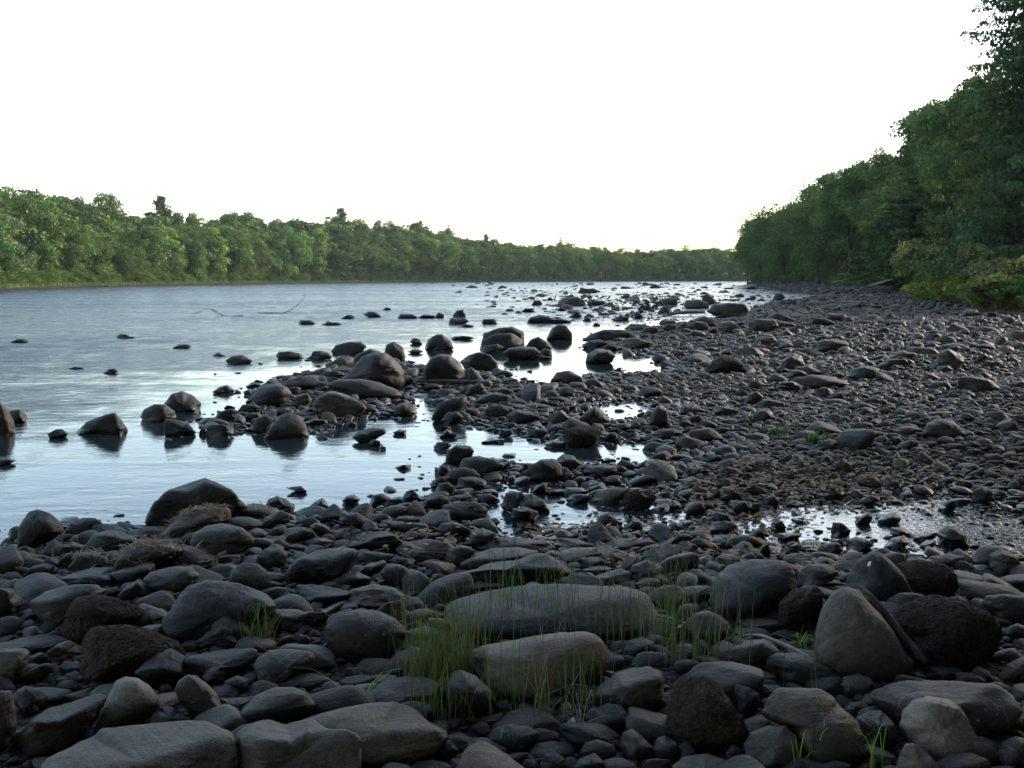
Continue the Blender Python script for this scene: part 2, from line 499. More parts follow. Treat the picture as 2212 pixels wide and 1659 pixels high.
tone = tone * (1 - g3) + np.array([0.03, 0.05, 0.015]) * g3
# rusty leaf and algae stain on the beach behind the right-hand pool
cx, cy, _ = on_ground(1760, 1035)
st = np.exp(-(((X - cx) / 1.6) ** 2 + ((Y - cy) / 1.1) ** 2)) * np.clip(0.6 + 0.5 * nn, 0, 1)
tone = tone * (1 - st[:, None] * 0.8) + np.array([0.085, 0.055, 0.03]) * st[:, None] * 0.8
tag(mesh_np('ground', np.stack([X, Y, Z], 1), Fc, M_GROUND, tone), kind='structure', label='dark gravel beach, river bed and wooded banks')

radii = np.concatenate([[0.02], 1.5 * (1500 / 1.5) ** np.linspace(0, 1, 220)])
X, Y, Fc = polar_grid(radii, angs[::3] if (len(angs) - 1) % 3 == 0 else np.concatenate([angs[::3], angs[-1:]]))
P2 = np.stack([X, Y], 1)
# chop grows away from the shore and towards the open river on the left
sdr = np.maximum(-poly_sd(P2, RIVER), 0)
SHELTER = np.array([on_plane(x, y) for x, y in [(-300, 1300), (-300, 960), (300, 960), (560, 900), (760, 800), (1000, 745), (1500, 700), (1700, 760), (1500, 1300)]])
shel = poly_sd(P2, SHELTER)
chop = np.clip(0.06 + np.clip(shel, 0, 8) / 8 * 0.95, 0, 1) * np.clip(0.25 + sdr / 3, 0, 1)
chop[shel < 0] = 0.03
STREAK = np.clip(0.75 + 0.35 * gn(np.stack([X * 0.05, Y * 0.16], 1)), 0.25, 1)
rp = np.exp(-((X - on_plane(2180, 1140)[0]) ** 2 + (Y - on_plane(2180, 1140)[1]) ** 2) / 0.9)
tw = np.stack([chop * STREAK, np.full(len(X), 0.13), np.clip(rp * 1.5 + 0.03, 0, 1)], 1)
tag(mesh_np('water', np.stack([X, Y, np.zeros(len(X))], 1), Fc, M_WATER, tw), kind='structure', label='wide rippled river with calm pools among the stones')
# ---------------------------------------------------------------- rocks
TILES = {'A': (0, 1400, 2.33), 'B': (940, 1400, 2.33), 'C': (1880, 1400, 2.33), 'D': (0, 900, 2.353), 'E': (940, 900, 2.353),
         'F': (1880, 900, 2.363), 'H': (700, 550, 2.765), 'I': (1300, 550, 2.765), 'K': (2016, 500, 2.765), 'L': (1200, 750, 4.424)}
# tile ; outline ; tone ; tint ; type ; label ; short reference
# type: s smooth, m medium, a angular, x gravelly; tint: g grey, b brown, r reddish
ROCKS = r'''
A;250,1640 300,1580 400,1530 610,1440 650,1400 900,1380 1020,1365 1170,1345 1330,1345 1430,1385 1510,1440 1515,1500 1550,1660 1500,1800 900,1850 300,1800;1.5;g;a;huge pale grey slab with pitted flat top in the bottom left corner;the huge pale corner slab
A;1500,1480 1530,1410 1620,1360 1720,1340 1830,1378 1990,1335 2090,1400 2220,1400 2310,1440 2320,1560 2310,1700 2000,1800 1560,1800;1.4;g;a;pale cracked slab split off the right of the huge corner slab;the pale cracked slab
B;-300,1360 -150,1300 0,1270 150,1245 330,1230 450,1262 560,1350 680,1410 690,1480 600,1560 400,1610 100,1620 -200,1560;1.5;b;m;long tan boulder with smooth sloping back behind the pale cracked slab;the long tan boulder
A;590,1395 620,1340 690,1200 740,1100 800,1072 880,1080 960,1130 1020,1210 1032,1260 980,1310 850,1370 640,1412;2.1;g;s;smooth pale grey teardrop stone resting above the huge corner slab;the pale teardrop stone
A;935,1400 960,1320 1040,1265 1110,1270 1200,1320 1250,1350 1100,1400;1.1;g;a;;
A;1120,1160 1140,1100 1200,1060 1260,1065 1330,1120 1390,1180 1440,1280 1430,1320 1340,1338 1230,1310 1140,1230;1.3;g;m;lumpy dented grey cobble with three hollows beside the pale teardrop stone;the dented cobble
A;1480,1375 1540,1290 1640,1190 1760,1140 1880,1135 1970,1170 2030,1250 2010,1310 1880,1370 1700,1410;1.25;g;s;smooth domed blue-grey boulder just above the pale cracked slab;the blue-grey dome
A;1620,1010 1650,950 1730,900 1860,895 1990,905 2030,950 1980,1020 1800,1110 1700,1132 1650,1080;1.1;g;s;rounded triangular grey cobble with flat top above the blue-grey dome;the rounded triangular cobble
A;1700,1130 1780,1080 1880,1050 2010,1050 2120,1075 2110,1110 1990,1140 1840,1150;0.9;g;m;;
A;1170,1040 1180,950 1230,930 1500,890 1640,885 1660,950 1600,1010 1400,1060 1200,1092;0.9;g;a;long dark bar-shaped slab with a sharp lit upper edge;the bar-shaped slab
A;1290,1080 1330,1020 1400,1005 1445,1040 1440,1100 1390,1132 1340,1122;1.0;g;s;;
A;505,1040 520,850 580,750 800,735 980,770 1150,850 1190,900 1190,1000 1000,1060 700,1095 560,1080;0.85;b;x;big brown moss-stained boulder with a rough hide at left;the brown mossy boulder
A;850,1050 960,950 1090,888 1190,940 1195,1060 1130,1140 1000,1150 920,1085;0.5;g;a;black shadowed wedge leaning on the brown mossy boulder;the black wedge
A;1030,700 1080,650 1140,560 1200,490 1330,450 1520,470 1700,530 1770,600 1770,650 1650,720 1500,780 1200,842 1050,780;0.58;g;m;large dark humped boulder with a pale curved left shoulder;the dark humped boulder
A;1460,480 1480,390 1560,340 1650,350 1730,410 1740,480 1700,530 1580,520;1.0;g;s;rounded greenish grey boulder just behind the dark humped boulder;the rounded boulder behind the hump
A;1330,790 1350,720 1460,655 1530,650 1600,720 1620,800 1580,870 1450,860;1.0;g;m;;
A;1240,850 1320,780 1420,735 1500,780 1600,880 1450,900 1290,880;1.0;g;a;;
A;180,590 300,520 480,480 620,478 710,530 690,560 560,590 430,650 370,730 260,700 200,650;1.1;g;m;long curved grey boulder with a bright crest near the left edge;the curved grey boulder
A;370,790 430,650 470,570 600,540 720,560 900,620 940,680 850,740 600,820 420,850;0.6;b;x;rough gravelly dark lump with a cobble stuck in it;the gravelly lump
A;690,650 740,628 790,650 785,710 735,727 690,700;0.9;g;s;small round cobble embedded in the gravelly dark lump;
A;840,745 880,670 950,620 1050,640 1090,680 1020,770 900,792;0.8;g;m;;
A;-80,540 0,500 90,520 140,580 142,620 60,690 -80,720;0.55;g;m;dark boulder cut by the left edge under the striped slab;
A;-80,880 0,850 250,800 400,805 460,840 400,880 200,910 0,918;1.2;g;m;long low grey slab lying along the left edge;the long low slab
A;300,910 380,860 440,838 530,880 530,920 470,960 350,982 300,940;1.1;g;a;;
A;-80,905 0,898 160,888 195,920 180,1000 120,1100 60,1132 -60,1120;1.4;g;a;block-shaped boulder with a bright flat top at the left edge;the bright-topped block
A;-90,1170 0,1160 80,1165 100,1250 110,1400 50,1500 -90,1570;1.2;g;a;tall grey block cut by the left edge above the corner slab;the tall edge block
A;100,1170 160,1130 250,1150 310,1200 290,1260 180,1312 120,1260;0.6;b;m;;
A;70,1480 120,1420 300,1280 410,1250 600,1180 690,1190 640,1330 590,1400 400,1520 180,1560;0.8;g;a;jagged dark slab tilted between the tall edge block and the teardrop stone;the jagged tilted slab
A;280,500 330,450 600,370 700,370 760,430 740,500 660,505 560,485 400,495;0.6;g;a;long dark wedge slab below the straw-covered mounds;the dark wedge slab
A;690,415 760,390 950,340 1000,360 990,400 880,450 790,482 720,450;1.0;g;a;;
A;910,450 960,400 1120,365 1230,365 1280,420 1260,500 1150,540 1000,540 940,500;1.2;g;s;smooth grey loaf-shaped cobble in front of the flat pale flake;the loaf-shaped cobble
A;750,550 800,500 890,445 940,480 930,560 860,582 780,575;0.9;g;m;;
A;-80,310 60,272 160,265 210,310 190,345 60,370 -80,395;1.1;g;m;striped flat-topped slab at the left edge by the water;the striped slab
A;105,230 120,110 180,20 240,0 320,25 400,90 412,150 330,200 200,240 110,280;0.55;b;m;dark steep-sided boulder standing at the water's edge far left;the dark shore boulder
A;410,140 450,80 540,55 610,55 660,90 640,150 500,170;0.6;g;m;;
A;560,150 600,95 740,95 830,140 800,172 600,180;0.7;g;m;;
A;850,165 900,120 1000,110 1040,130 1010,170 900,192;0.7;g;s;;
A;520,250 600,160 680,135 780,140 890,190 870,240 700,282 550,275;0.85;g;m;dark humped stone with a wet-looking ridge between shore boulder and straw;the ridged dark stone
A;385,250 460,205 530,230 540,270 460,300 390,290;0.8;g;a;;
A;370,340 430,280 490,280 490,330 430,380 380,375;0.8;g;m;;
D;1020,1345 1100,1270 1200,1190 1330,1160 1480,1160 1500,1210 1490,1265 1380,1290 1250,1330 1130,1375;1.1;b;a;straw-topped tilted slab in front of the giant peaked boulder;the straw-topped slab
D;1225,1400 1250,1330 1340,1280 1440,1268 1560,1290 1640,1350 1645,1400 1560,1450 1400,1482 1280,1450;1.2;g;s;big oval grey-brown boulder beside the straw-topped slab;the big oval boulder
D;930,1225 980,1140 1080,1050 1200,1015 1320,972 1400,1000 1500,1045 1560,1110 1612,1165 1560,1230 1300,1290 1000,1290 950,1275;0.75;b;a;giant peaked dark boulder rising from the water's edge;the giant peaked boulder
A;430,370 500,290 600,268 690,310 705,360 560,400 450,405;0.8;b;m;low mound capped with rusty straw left of the larger straw mound;the small straw mound
A;720,370 780,245 880,205 1080,210 1200,260 1100,310 900,345 760,405;0.8;b;m;larger low mound capped with rusty straw below a stick;the large straw mound
A;920,305 980,288 1060,290 1160,330 1130,350 1020,362;1.4;g;a;flat pale angular flake below the large straw mound;the flat pale flake
A;1800,475 1840,380 1900,310 2050,260 2190,240 2280,250 2300,290 2250,400 2100,455 1900,485;0.75;g;m;large tilted slab with fine parallel grain lines;the grained slab
A;1870,545 1900,480 2000,480 2190,510 2300,530 2290,590 2150,612 1920,605;0.8;g;a;square-edged dark block below the grained slab;the square-edged block
A;1690,685 1760,640 1900,640 1990,670 1960,750 1900,785 1780,770 1710,730;1.3;g;a;flat-topped pale polygonal slab right of the dark humped boulder;the pale polygonal slab
A;1790,560 1840,525 1870,560 1850,600 1800,595;1.0;g;s;;
A;1860,630 1900,603 1960,630 1940,645 1880,645;1.5;g;s;;
A;1740,880 1810,820 1880,805 1890,840 1830,890;1.2;g;s;;
A;1895,850 1920,805 1970,810 1990,850 1960,888 1910,885;1.0;g;s;;
A;1640,310 1700,250 1800,245 1845,290 1830,350 1720,370;0.75;g;s;;
A;1270,350 1320,305 1370,320 1370,380 1310,410;0.8;g;s;;
A;150,420 200,370 290,345 350,360 350,400 270,440 170,445;0.6;b;m;;
A;0,440 40,405 110,400 145,435 100,460 20,462;1.2;g;s;;
A;1400,1210 1480,1210 1580,1205 1600,1230 1500,1300 1420,1270;1.0;g;a;;
A;1440,1100 1520,1065 1600,1090 1590,1160 1500,1200 1430,1180;0.8;g;s;;
A;1640,110 1700,50 1800,5 1860,30 1860,80 1780,110 1680,125;0.8;g;m;;
A;1790,190 1830,130 1930,115 2000,140 1980,180 1850,215;1.3;b;a;;
A;1980,110 2020,85 2080,100 2160,160 2110,180 2010,150;1.3;b;s;long tan cobble lying right of the speckled pale stone;
A;1840,235 1900,220 1990,245 1960,265 1880,270;1.1;g;m;;
A;1930,210 2000,185 2080,180 2150,205 2110,240 2000,240;1.0;g;s;;
B;-110,760 -60,700 0,660 100,640 230,650 330,690 410,760 430,800 380,880 250,960 100,972 -40,930 -110,850;0.8;b;s;big round-topped dark boulder left of the tall grass;the big round-topped boulder
A;1930,640 1990,690 2080,640 2190,590 2230,560 2190,640 2060,730 1970,760;1.0;g;a;;
B;640,670 660,600 750,550 900,515 1150,485 1400,478 1700,482 1880,490 1960,530 2020,620 2060,720 2050,790 1900,820 1500,840 1000,830 700,800 640,740;0.5;b;s;very long log-shaped boulder lying behind the tall grass;the log-shaped boulder
B;810,950 830,890 900,860 1100,835 1400,785 1560,772 1640,800 1690,870 1720,960 1700,1050 1600,1120 1300,1192 1100,1180 960,1150 860,1060;2.0;b;s;large smooth pale boulder with a blue-grey left end amid the grass;the pale grass-side boulder
B;655,1230 670,1120 720,1040 770,1028 860,1070 960,1160 1000,1230 960,1290 850,1322 700,1310;0.9;b;m;dark upright rounded stone leaning on the pale grass-side boulder;the dark upright stone
B;1600,1200 1640,1130 1760,1050 1960,1000 2040,1040 2070,1100 2060,1200 1960,1310 1850,1325 1680,1262;1.2;g;a;grey boulder with a black broken face right of the pale boulder;the broken-faced boulder
B;1570,1400 1600,1290 1700,1245 1790,1255 1870,1350 1860,1420 1700,1442;0.8;g;m;;
C;-110,1260 -60,1100 0,1060 150,1070 240,1130 320,1260 400,1370 430,1440 370,1520 200,1570 0,1562 -110,1450;0.7;b;x;rough brown lumpy boulder covered in gravelly pits;the pitted brown boulder
C;-80,1645 0,1580 150,1565 260,1600 340,1659 200,1745 -40,1745;1.7;g;s;pale smooth stone cut by the bottom edge below the pitted brown boulder;the pale bottom-edge stone
B;910,1462 960,1370 1080,1290 1200,1270 1330,1300 1410,1370 1400,1430 1230,1430 1080,1450;0.8;b;m;;
B;930,1480 980,1400 1060,1375 1200,1390 1270,1430 1230,1500 1100,1562 980,1530;0.9;g;s;;
B;780,1510 830,1465 930,1465 1060,1530 1050,1600 900,1602 820,1560;1.3;g;s;;
B;1190,1570 1240,1500 1350,1485 1480,1500 1510,1550 1460,1600 1250,1602;1.0;g;s;;
B;1520,1560 1560,1490 1640,1475 1740,1510 1770,1560 1700,1612 1560,1600;1.0;g;s;;
B;1780,1520 1800,1430 1860,1405 1920,1450 2000,1530 2020,1580 1900,1602 1810,1570;1.1;g;m;heart-shaped grey cobble just left of the pitted brown boulder's foot;the heart-shaped cobble
B;1990,1540 2020,1465 2070,1450 2140,1490 2190,1560 2150,1622 2040,1600;0.9;g;s;;
B;1265,1640 1300,1570 1360,1550 1430,1600 1450,1659 1360,1710 1280,1700;0.9;g;s;;
B;1470,1665 1520,1600 1620,1560 1680,1620 1690,1680 1560,1715;0.9;g;s;;
B;1150,1640 1180,1600 1250,1615 1270,1659 1200,1700;0.8;g;s;;
B;440,1645 480,1612 580,1605 680,1625 720,1659 600,1710 460,1700;1.1;g;s;;
B;610,1540 640,1490 700,1478 750,1540 740,1600 650,1600;0.6;g;m;;
B;850,1380 900,1330 1030,1300 1040,1330 920,1400;1.0;g;a;;
B;100,1250 130,1190 250,1110 400,1070 560,1075 640,1120 600,1200 450,1272 250,1275;1.0;g;m;;
B;250,1060 270,990 350,920 450,880 560,900 600,980 560,1070 380,1082;0.7;g;s;;
B;-30,1110 20,1075 130,1060 230,1070 200,1130 60,1150;0.8;g;s;;
B;-30,590 60,510 200,480 340,500 430,560 420,612 300,625 100,610;1.0;g;a;faceted slab with small holes above the big round-topped boulder;the faceted slab
B;620,435 800,390 950,340 1100,330 1200,290 1280,270 1360,310 1480,380 1490,440 1300,492 1000,485 750,475;0.55;g;a;long ridged dark boulder with a black front behind the log-shaped one;the ridged dark boulder
B;740,350 830,290 960,250 1130,240 1270,265 1250,310 1000,350 800,390;0.9;g;m;;
B;840,260 900,215 1010,175 1110,180 1340,200 1380,270 1250,275 1000,260;0.8;g;m;;
B;1380,300 1400,260 1480,245 1640,245 1680,280 1640,320 1540,345 1440,352;1.7;g;s;pale smooth loaf-shaped stone behind the right end of the log-shaped boulder;the pale loaf stone
B;1370,230 1400,180 1500,190 1630,230 1620,255 1450,255;0.8;g;m;;
B;1700,230 1720,190 1850,185 2000,200 2012,240 1850,262 1720,255;1.0;b;a;flat brown rectangular slab at the near edge of the pool;the flat rectangular slab
B;2010,240 2080,200 2190,150 2250,170 2230,230 2080,260;0.8;b;a;;
B;10,235 60,180 240,140 330,160 410,210 380,260 200,272 60,265;0.8;g;a;;
B;330,265 380,210 550,190 680,210 740,260 680,320 500,325 380,300;0.9;b;a;;
B;90,300 130,265 250,275 340,290 320,340 200,352 110,335;0.8;g;s;;
B;90,405 150,360 270,325 290,350 200,420 120,432;1.2;g;a;;
B;240,410 280,370 350,350 400,370 440,430 430,480 350,492 270,455;0.9;g;s;;
B;300,330 340,305 420,315 460,350 440,390 350,370;0.9;g;s;;
B;-30,480 0,420 100,400 190,440 180,480 80,505;0.7;g;m;;
B;520,380 560,345 620,345 620,385 570,400;1.4;g;a;;
B;640,330 680,260 760,230 820,240 860,270 800,335 720,362 660,352;1.0;r;m;reddish brown rounded stone behind the left end of the log-shaped boulder;the reddish stone
B;800,210 830,150 900,120 980,150 1020,200 990,240 860,252;0.7;b;m;;
B;600,135 640,90 720,80 820,120 830,150 740,192 650,182;0.8;b;m;;
B;230,110 260,70 400,80 440,105 380,130 280,135;1.0;r;s;;
B;340,60 400,42 500,50 520,75 430,90 360,85;0.9;g;s;;
B;1800,905 1840,840 1920,820 2000,850 2020,910 1950,950 1850,952;1.0;b;s;;
B;1840,405 1860,360 1960,320 2010,360 2040,420 1980,452 1880,452;0.8;g;m;;
B;1560,465 1640,420 1780,380 1860,400 1850,480 1700,492;0.8;g;a;;
B;1870,480 1930,440 2020,440 2050,470 2010,500 1920,505;1.1;g;m;;
B;720,540 790,480 880,450 980,465 1060,490 900,520;1.1;b;s;;
B;1530,390 1600,365 1700,365 1740,385 1660,420 1560,415;1.3;g;m;;
B;2090,830 2120,770 2200,720 2240,760 2220,830;1.3;g;m;;
C;175,630 180,480 210,420 300,360 430,320 600,320 690,350 720,420 730,520 690,600 600,670 450,702 280,690 200,670;0.65;g;s;massive smooth dark boulder with a curved crease down its left side;the creased dark boulder
C;720,510 730,400 800,350 900,355 1000,400 960,460 850,492 740,525;0.95;g;m;;
C;600,750 610,600 700,510 850,490 900,540 890,640 840,740 800,792 680,795;0.6;b;x;rough gravelly dark rock with a round knob on top;the knobbed rough rock
C;735,600 745,545 790,528 830,560 825,610 770,628;0.9;g;s;;
C;1010,510 1060,420 1110,330 1200,270 1270,280 1340,340 1420,430 1480,530 1440,600 1300,622 1100,605;0.6;g;s;dark shark-nosed boulder with a small white spot near its tip;the white-spotted boulder
C;1330,430 1370,340 1500,320 1680,350 1750,420 1770,500 1700,560 1500,582 1380,540;0.7;b;x;rough brown lump right behind the white-spotted boulder;the brown lump behind
C;830,900 850,760 880,640 950,530 1040,490 1130,520 1220,630 1330,760 1440,920 1490,1000 1430,1060 1250,1082 1000,1055 870,990;1.5;g;s;tall pale egg-shaped boulder with lichen blotches and a stick beside it;the tall egg boulder
C;1300,720 1400,600 1600,540 1800,590 1950,650 2020,720 2060,800 2010,900 1880,1000 1700,1015 1500,960 1380,860;0.55;b;x;big rough gravel-studded boulder right of the tall egg boulder;the gravel-studded boulder
C;1290,620 1310,570 1380,535 1480,535 1560,560 1540,620 1450,672 1340,662;0.9;g;s;smooth grey cap stone sitting left atop the gravel-studded boulder;
C;1610,620 1660,570 1760,555 1820,590 1790,630 1660,650;0.6;g;s;;
C;1900,610 1940,550 2050,540 2190,560 2300,600 2280,700 2180,742 2040,720;0.6;g;s;;
C;520,1000 540,940 600,915 720,920 850,960 950,1020 1000,1090 900,1132 700,1115 570,1055;0.9;g;s;long smooth dark cobble under the pale bent stick;the cobble under the stick
C;280,970 310,890 400,840 520,830 590,880 620,920 540,990 430,1042 330,1025;1.0;b;m;;
C;370,1085 440,1035 520,1035 600,1075 560,1112 430,1118;1.4;b;s;;
C;480,1190 510,1125 600,1125 650,1160 600,1210 520,1220;0.8;g;m;;
C;620,1120 690,1100 780,1120 790,1145 680,1150;0.9;g;s;;
C;980,1125 1030,1070 1120,1055 1200,1080 1220,1120 1150,1192 1040,1195;1.1;g;s;rounded grey cobble at the foot of the tall egg boulder;the cobble at the egg's foot
C;1170,1200 1250,1130 1400,1090 1700,1100 2000,1110 2100,1170 2180,1300 2100,1420 1900,1500 1600,1450 1300,1330;0.75;b;a;wide dark brown slab with rippled top behind the silvery wedge boulder;the wide rippled slab
C;1380,1400 1400,1290 1470,1220 1570,1195 1700,1220 1780,1260 1840,1380 1900,1480 1850,1570 1650,1602 1480,1530;2.2;g;m;silvery pale wedge boulder with a dark underside near the bottom right;the silvery wedge boulder
C;1350,1665 1390,1560 1420,1500 1480,1500 1560,1560 1660,1659 1600,1730 1400,1730;2.0;g;s;pale rounded stone poking up below the silvery wedge boulder;the pale stone below the wedge
C;490,1330 540,1210 600,1140 720,1140 880,1150 960,1200 1000,1260 1090,1330 1160,1450 1180,1560 1100,1620 880,1622 740,1480 640,1400;1.1;b;s;large slumping saddle-shaped boulder behind the bottom grass tufts;the saddle-shaped boulder
C;380,1510 430,1430 540,1385 650,1385 720,1450 740,1540 700,1620 500,1642 400,1580;1.3;g;m;pale-topped angular stone between the pitted brown and saddle-shaped boulders;the pale-topped angular stone
C;1100,1335 1200,1290 1270,1290 1340,1360 1380,1460 1340,1530 1240,1522 1140,1420;0.8;g;a;dark blue-grey angular rock right of the saddle-shaped boulder;
C;1020,1290 1060,1240 1140,1230 1190,1260 1170,1310 1090,1320;0.9;g;m;;
C;300,1150 340,1120 420,1140 480,1180 490,1250 440,1332 360,1300;0.7;g;m;;
C;1990,1565 2040,1490 2120,1455 2200,1470 2260,1560 2200,1642 2060,1642;0.9;g;s;;
C;1600,1625 1700,1570 1850,1560 1950,1600 1980,1659 1800,1740 1640,1720;0.7;g;s;;
C;2010,1065 2060,1000 2190,930 2260,960 2250,1060 2120,1102 2030,1100;1.1;b;m;;
C;2060,800 2090,750 2140,730 2200,760 2230,810 2190,862 2100,850;1.0;g;s;;
C;360,740 400,700 520,700 620,710 640,760 560,792 420,785;0.9;g;a;;
C;115,740 150,705 220,705 270,740 220,765 150,765;1.4;g;s;;
C;-40,520 0,500 80,490 170,490 170,560 60,600 -20,580;1.2;g;a;;
C;710,1570 760,1590 1000,1610 1080,1640 1000,1730 760,1730 710,1650;0.9;g;m;;
C;270,1560 310,1505 350,1520 385,1580 340,1620 290,1610;1.0;g;m;;
C;1840,1040 1880,1005 1950,1040 2000,1090 1930,1110 1860,1090;0.9;g;a;;
C;1540,1010 1640,985 1760,1020 1840,1070 1700,1100 1560,1080;0.6;g;m;;
C;1540,335 1580,300 1700,285 1800,300 1810,350 1740,382 1620,375;0.8;g;s;;
C;1950,375 1960,290 2030,250 2120,290 2170,360 2150,410 2020,422;0.75;g;m;;
C;1810,310 1860,270 1960,235 2020,235 1960,300 1860,320;0.7;g;m;;
C;440,290 480,250 540,220 560,270 550,310 470,318;0.9;g;m;;
C;620,290 680,230 740,220 790,260 780,295 680,305;0.7;g;m;;
D;-90,620 -40,490 0,480 50,530 90,610 105,660 60,690 -90,700;0.8;b;m;brown boulder standing in the river, cut by the left edge;the left-edge river boulder
D;60,540 130,530 175,570 170,605 110,620 60,610;0.7;g;s;;
D;-50,865 -10,840 40,838 110,862 60,880 -50,892;0.5;g;m;;
D;305,690 360,660 400,658 445,688 410,712 330,715;0.4;b;a;;
D;465,668 560,610 690,560 745,548 790,600 830,650 810,682 650,690 500,688;0.7;g;m;shark-fin shaped boulder alone in the water at left;the shark-fin boulder
D;905,575 930,530 1000,497 1070,500 1130,540 1145,580 1060,608 960,610;0.65;b;m;;
D;1060,495 1110,430 1180,412 1250,440 1305,490 1290,530 1200,542 1110,535;0.65;g;m;steep rounded boulder, upper one of the pair in the river;the upper river pair boulder
D;1055,645 1070,590 1130,595 1220,620 1270,670 1240,700 1150,703 1070,692;0.5;g;m;;
D;1330,690 1340,640 1430,625 1490,640 1520,685 1460,712 1360,712;0.55;g;m;;
D;1285,680 1310,640 1345,640 1340,690 1300,695;0.6;g;m;;
D;1385,585 1420,545 1500,525 1545,540 1540,590 1470,610 1400,602;0.45;g;m;;
D;1535,540 1570,500 1650,495 1690,515 1670,550 1600,562;0.5;g;m;;
D;1560,600 1600,555 1680,550 1700,580 1640,605;0.55;g;m;;
D;1700,692 1750,640 1810,570 1870,550 1930,570 1980,630 2005,682 1960,710 1850,718 1740,710;1.0;g;s;smooth blue-grey dome with a mirror reflection in still water;the reflected dome
D;1620,655 1650,590 1720,565 1780,590 1740,650 1680,682;0.6;g;s;;
D;1610,460 1650,410 1720,370 1790,360 1860,385 1890,430 1860,490 1780,520 1680,502;0.65;g;s;large egg-shaped dark boulder at the river tip of the rock spit;the spit-tip boulder
D;1825,375 1860,335 1960,318 2050,325 2085,370 2060,402 1940,412 1850,402;0.65;b;m;loaf-shaped dark boulder right behind the spit-tip boulder;
D;1870,505 1920,440 1990,425 2020,470 2000,512 1920,525;1.2;g;a;small pale streaked stone wedged right of the spit-tip boulder;
D;1955,620 2020,590 2120,600 2120,625 2000,640;0.8;b;a;;
D;1365,415 1420,385 1470,373 1530,408 1480,425;0.6;b;m;;
D;1585,380 1630,355 1680,358 1700,380 1640,388;0.6;b;m;;
D;1740,328 1800,312 1890,308 1900,322 1820,334;0.8;b;m;;
D;1455,215 1500,185 1570,178 1640,215 1600,235 1490,236;0.55;g;s;low oval boulder nearest the open river in the left middle;the low oval river boulder
D;60,92 110,75 165,73 192,92 130,99;0.35;b;m;;
D;745,60 780,42 810,45 850,60 888,62 860,70 790,69;0.3;b;m;small black rock with a trailing tail, alone in the rapid;
D;1110,130 1150,112 1210,108 1245,125 1190,136;0.35;b;m;;
D;1365,182 1410,162 1480,182 1420,187;0.35;b;m;;
D;665,290 710,268 750,265 770,287 710,298;0.5;b;m;;
D;430,265 480,254 555,262 490,270;0.5;b;m;;
D;1710,1160 1740,1110 1790,1092 1850,1110 1910,1160 1890,1200 1760,1200;0.5;b;a;;
D;2000,1155 2040,1125 2090,1103 2145,1160 2090,1178;0.5;b;a;;
D;1830,1040 1880,1032 1950,1025 1990,1060 1950,1075 1890,1048;0.4;g;m;;
D;1490,1195 1560,1170 1640,1165 1690,1190 1640,1220 1520,1225;0.6;g;a;;
H;435,1565 470,1500 560,1455 610,1452 700,1480 830,1540 855,1580 820,1632 650,1645 500,1615;1.2;g;m;pale slanted boulder with a hollow in its right foot;the hollow-footed boulder
H;545,1400 600,1360 800,1358 950,1385 1080,1430 1130,1480 1080,1512 900,1502 700,1485 560,1445;0.9;g;s;long whale-backed grey boulder in front of the biggest river boulder;the whale-backed boulder
H;640,1370 750,1270 820,1190 910,1155 1000,1160 1080,1220 1140,1300 1155,1370 1120,1432 900,1425 700,1395;0.65;b;m;biggest humped boulder on the rock spit, dark with a crater hollow;the biggest spit boulder
H;1285,1365 1290,1270 1340,1200 1410,1170 1480,1175 1560,1230 1595,1300 1580,1370 1440,1392 1320,1385;0.7;g;s;nearly round dark boulder in the middle of the picture;the round middle boulder
H;1560,1230 1620,1180 1700,1155 1790,1175 1850,1230 1855,1280 1750,1302 1600,1285;0.7;b;m;broad brown boulder right behind the round middle boulder;the broad brown boulder
H;1595,1375 1605,1290 1650,1270 1700,1310 1740,1360 1690,1388;0.8;g;s;;
H;575,1145 620,1100 720,1078 810,1078 855,1110 820,1150 720,1168 620,1162;0.65;g;s;;
H;730,1225 780,1170 880,1130 960,1150 970,1180 880,1225 780,1245;0.6;b;m;;
H;985,1170 1000,1100 1060,1075 1130,1120 1150,1180 1130,1218 1060,1215;0.6;g;m;stacked-looking pair-lobed rock behind the biggest spit boulder;
H;1175,1080 1210,1048 1250,1055 1278,1085 1240,1096;0.5;g;m;;
H;1285,1122 1320,1060 1380,1022 1430,1020 1490,1070 1520,1112 1460,1135 1360,1140;0.5;g;m;dark peaked boulder in the water above the round middle boulder;the peaked water boulder
H;1480,1052 1520,1035 1640,1035 1680,1052 1600,1064 1520,1064;0.7;b;m;;
H;1725,1080 1740,1010 1850,975 1960,960 2050,1000 2055,1090 1950,1108 1800,1100;0.7;g;a;upper half of the cleft boulder pair, sharp-cornered on its right;the upper cleft rock
H;1700,1122 1730,1065 1830,1018 1960,1012 2040,1060 2050,1105 1950,1122 1800,1137 1710,1136;0.65;g;s;lower sloping half of the cleft boulder pair;
H;160,1188 180,1155 270,1150 350,1165 372,1190 330,1211 200,1211;0.5;b;m;;
H;390,1195 430,1180 445,1150 500,1145 560,1160 592,1190 560,1212 430,1212;0.45;b;m;;
H;640,1232 680,1205 730,1210 740,1240 690,1250;0.5;b;m;;
H;615,1202 650,1185 710,1185 720,1206;0.45;b;m;;
H;330,938 345,912 430,915 472,935 420,945 340,944;0.3;b;a;;
H;505,943 560,920 590,930 640,928 672,943 600,951 520,949;0.3;b;m;;
H;650,898 700,875 740,873 772,893 720,903;0.3;b;m;;
H;822,872 870,848 920,850 980,885 930,892 850,882;0.32;b;m;;
H;965,836 1000,815 1038,825 1030,839;0.32;b;m;;
H;1085,892 1110,865 1200,868 1240,885 1230,902 1110,902;0.3;b;m;;
H;1240,892 1280,870 1370,875 1380,898 1260,900;0.3;b;m;;
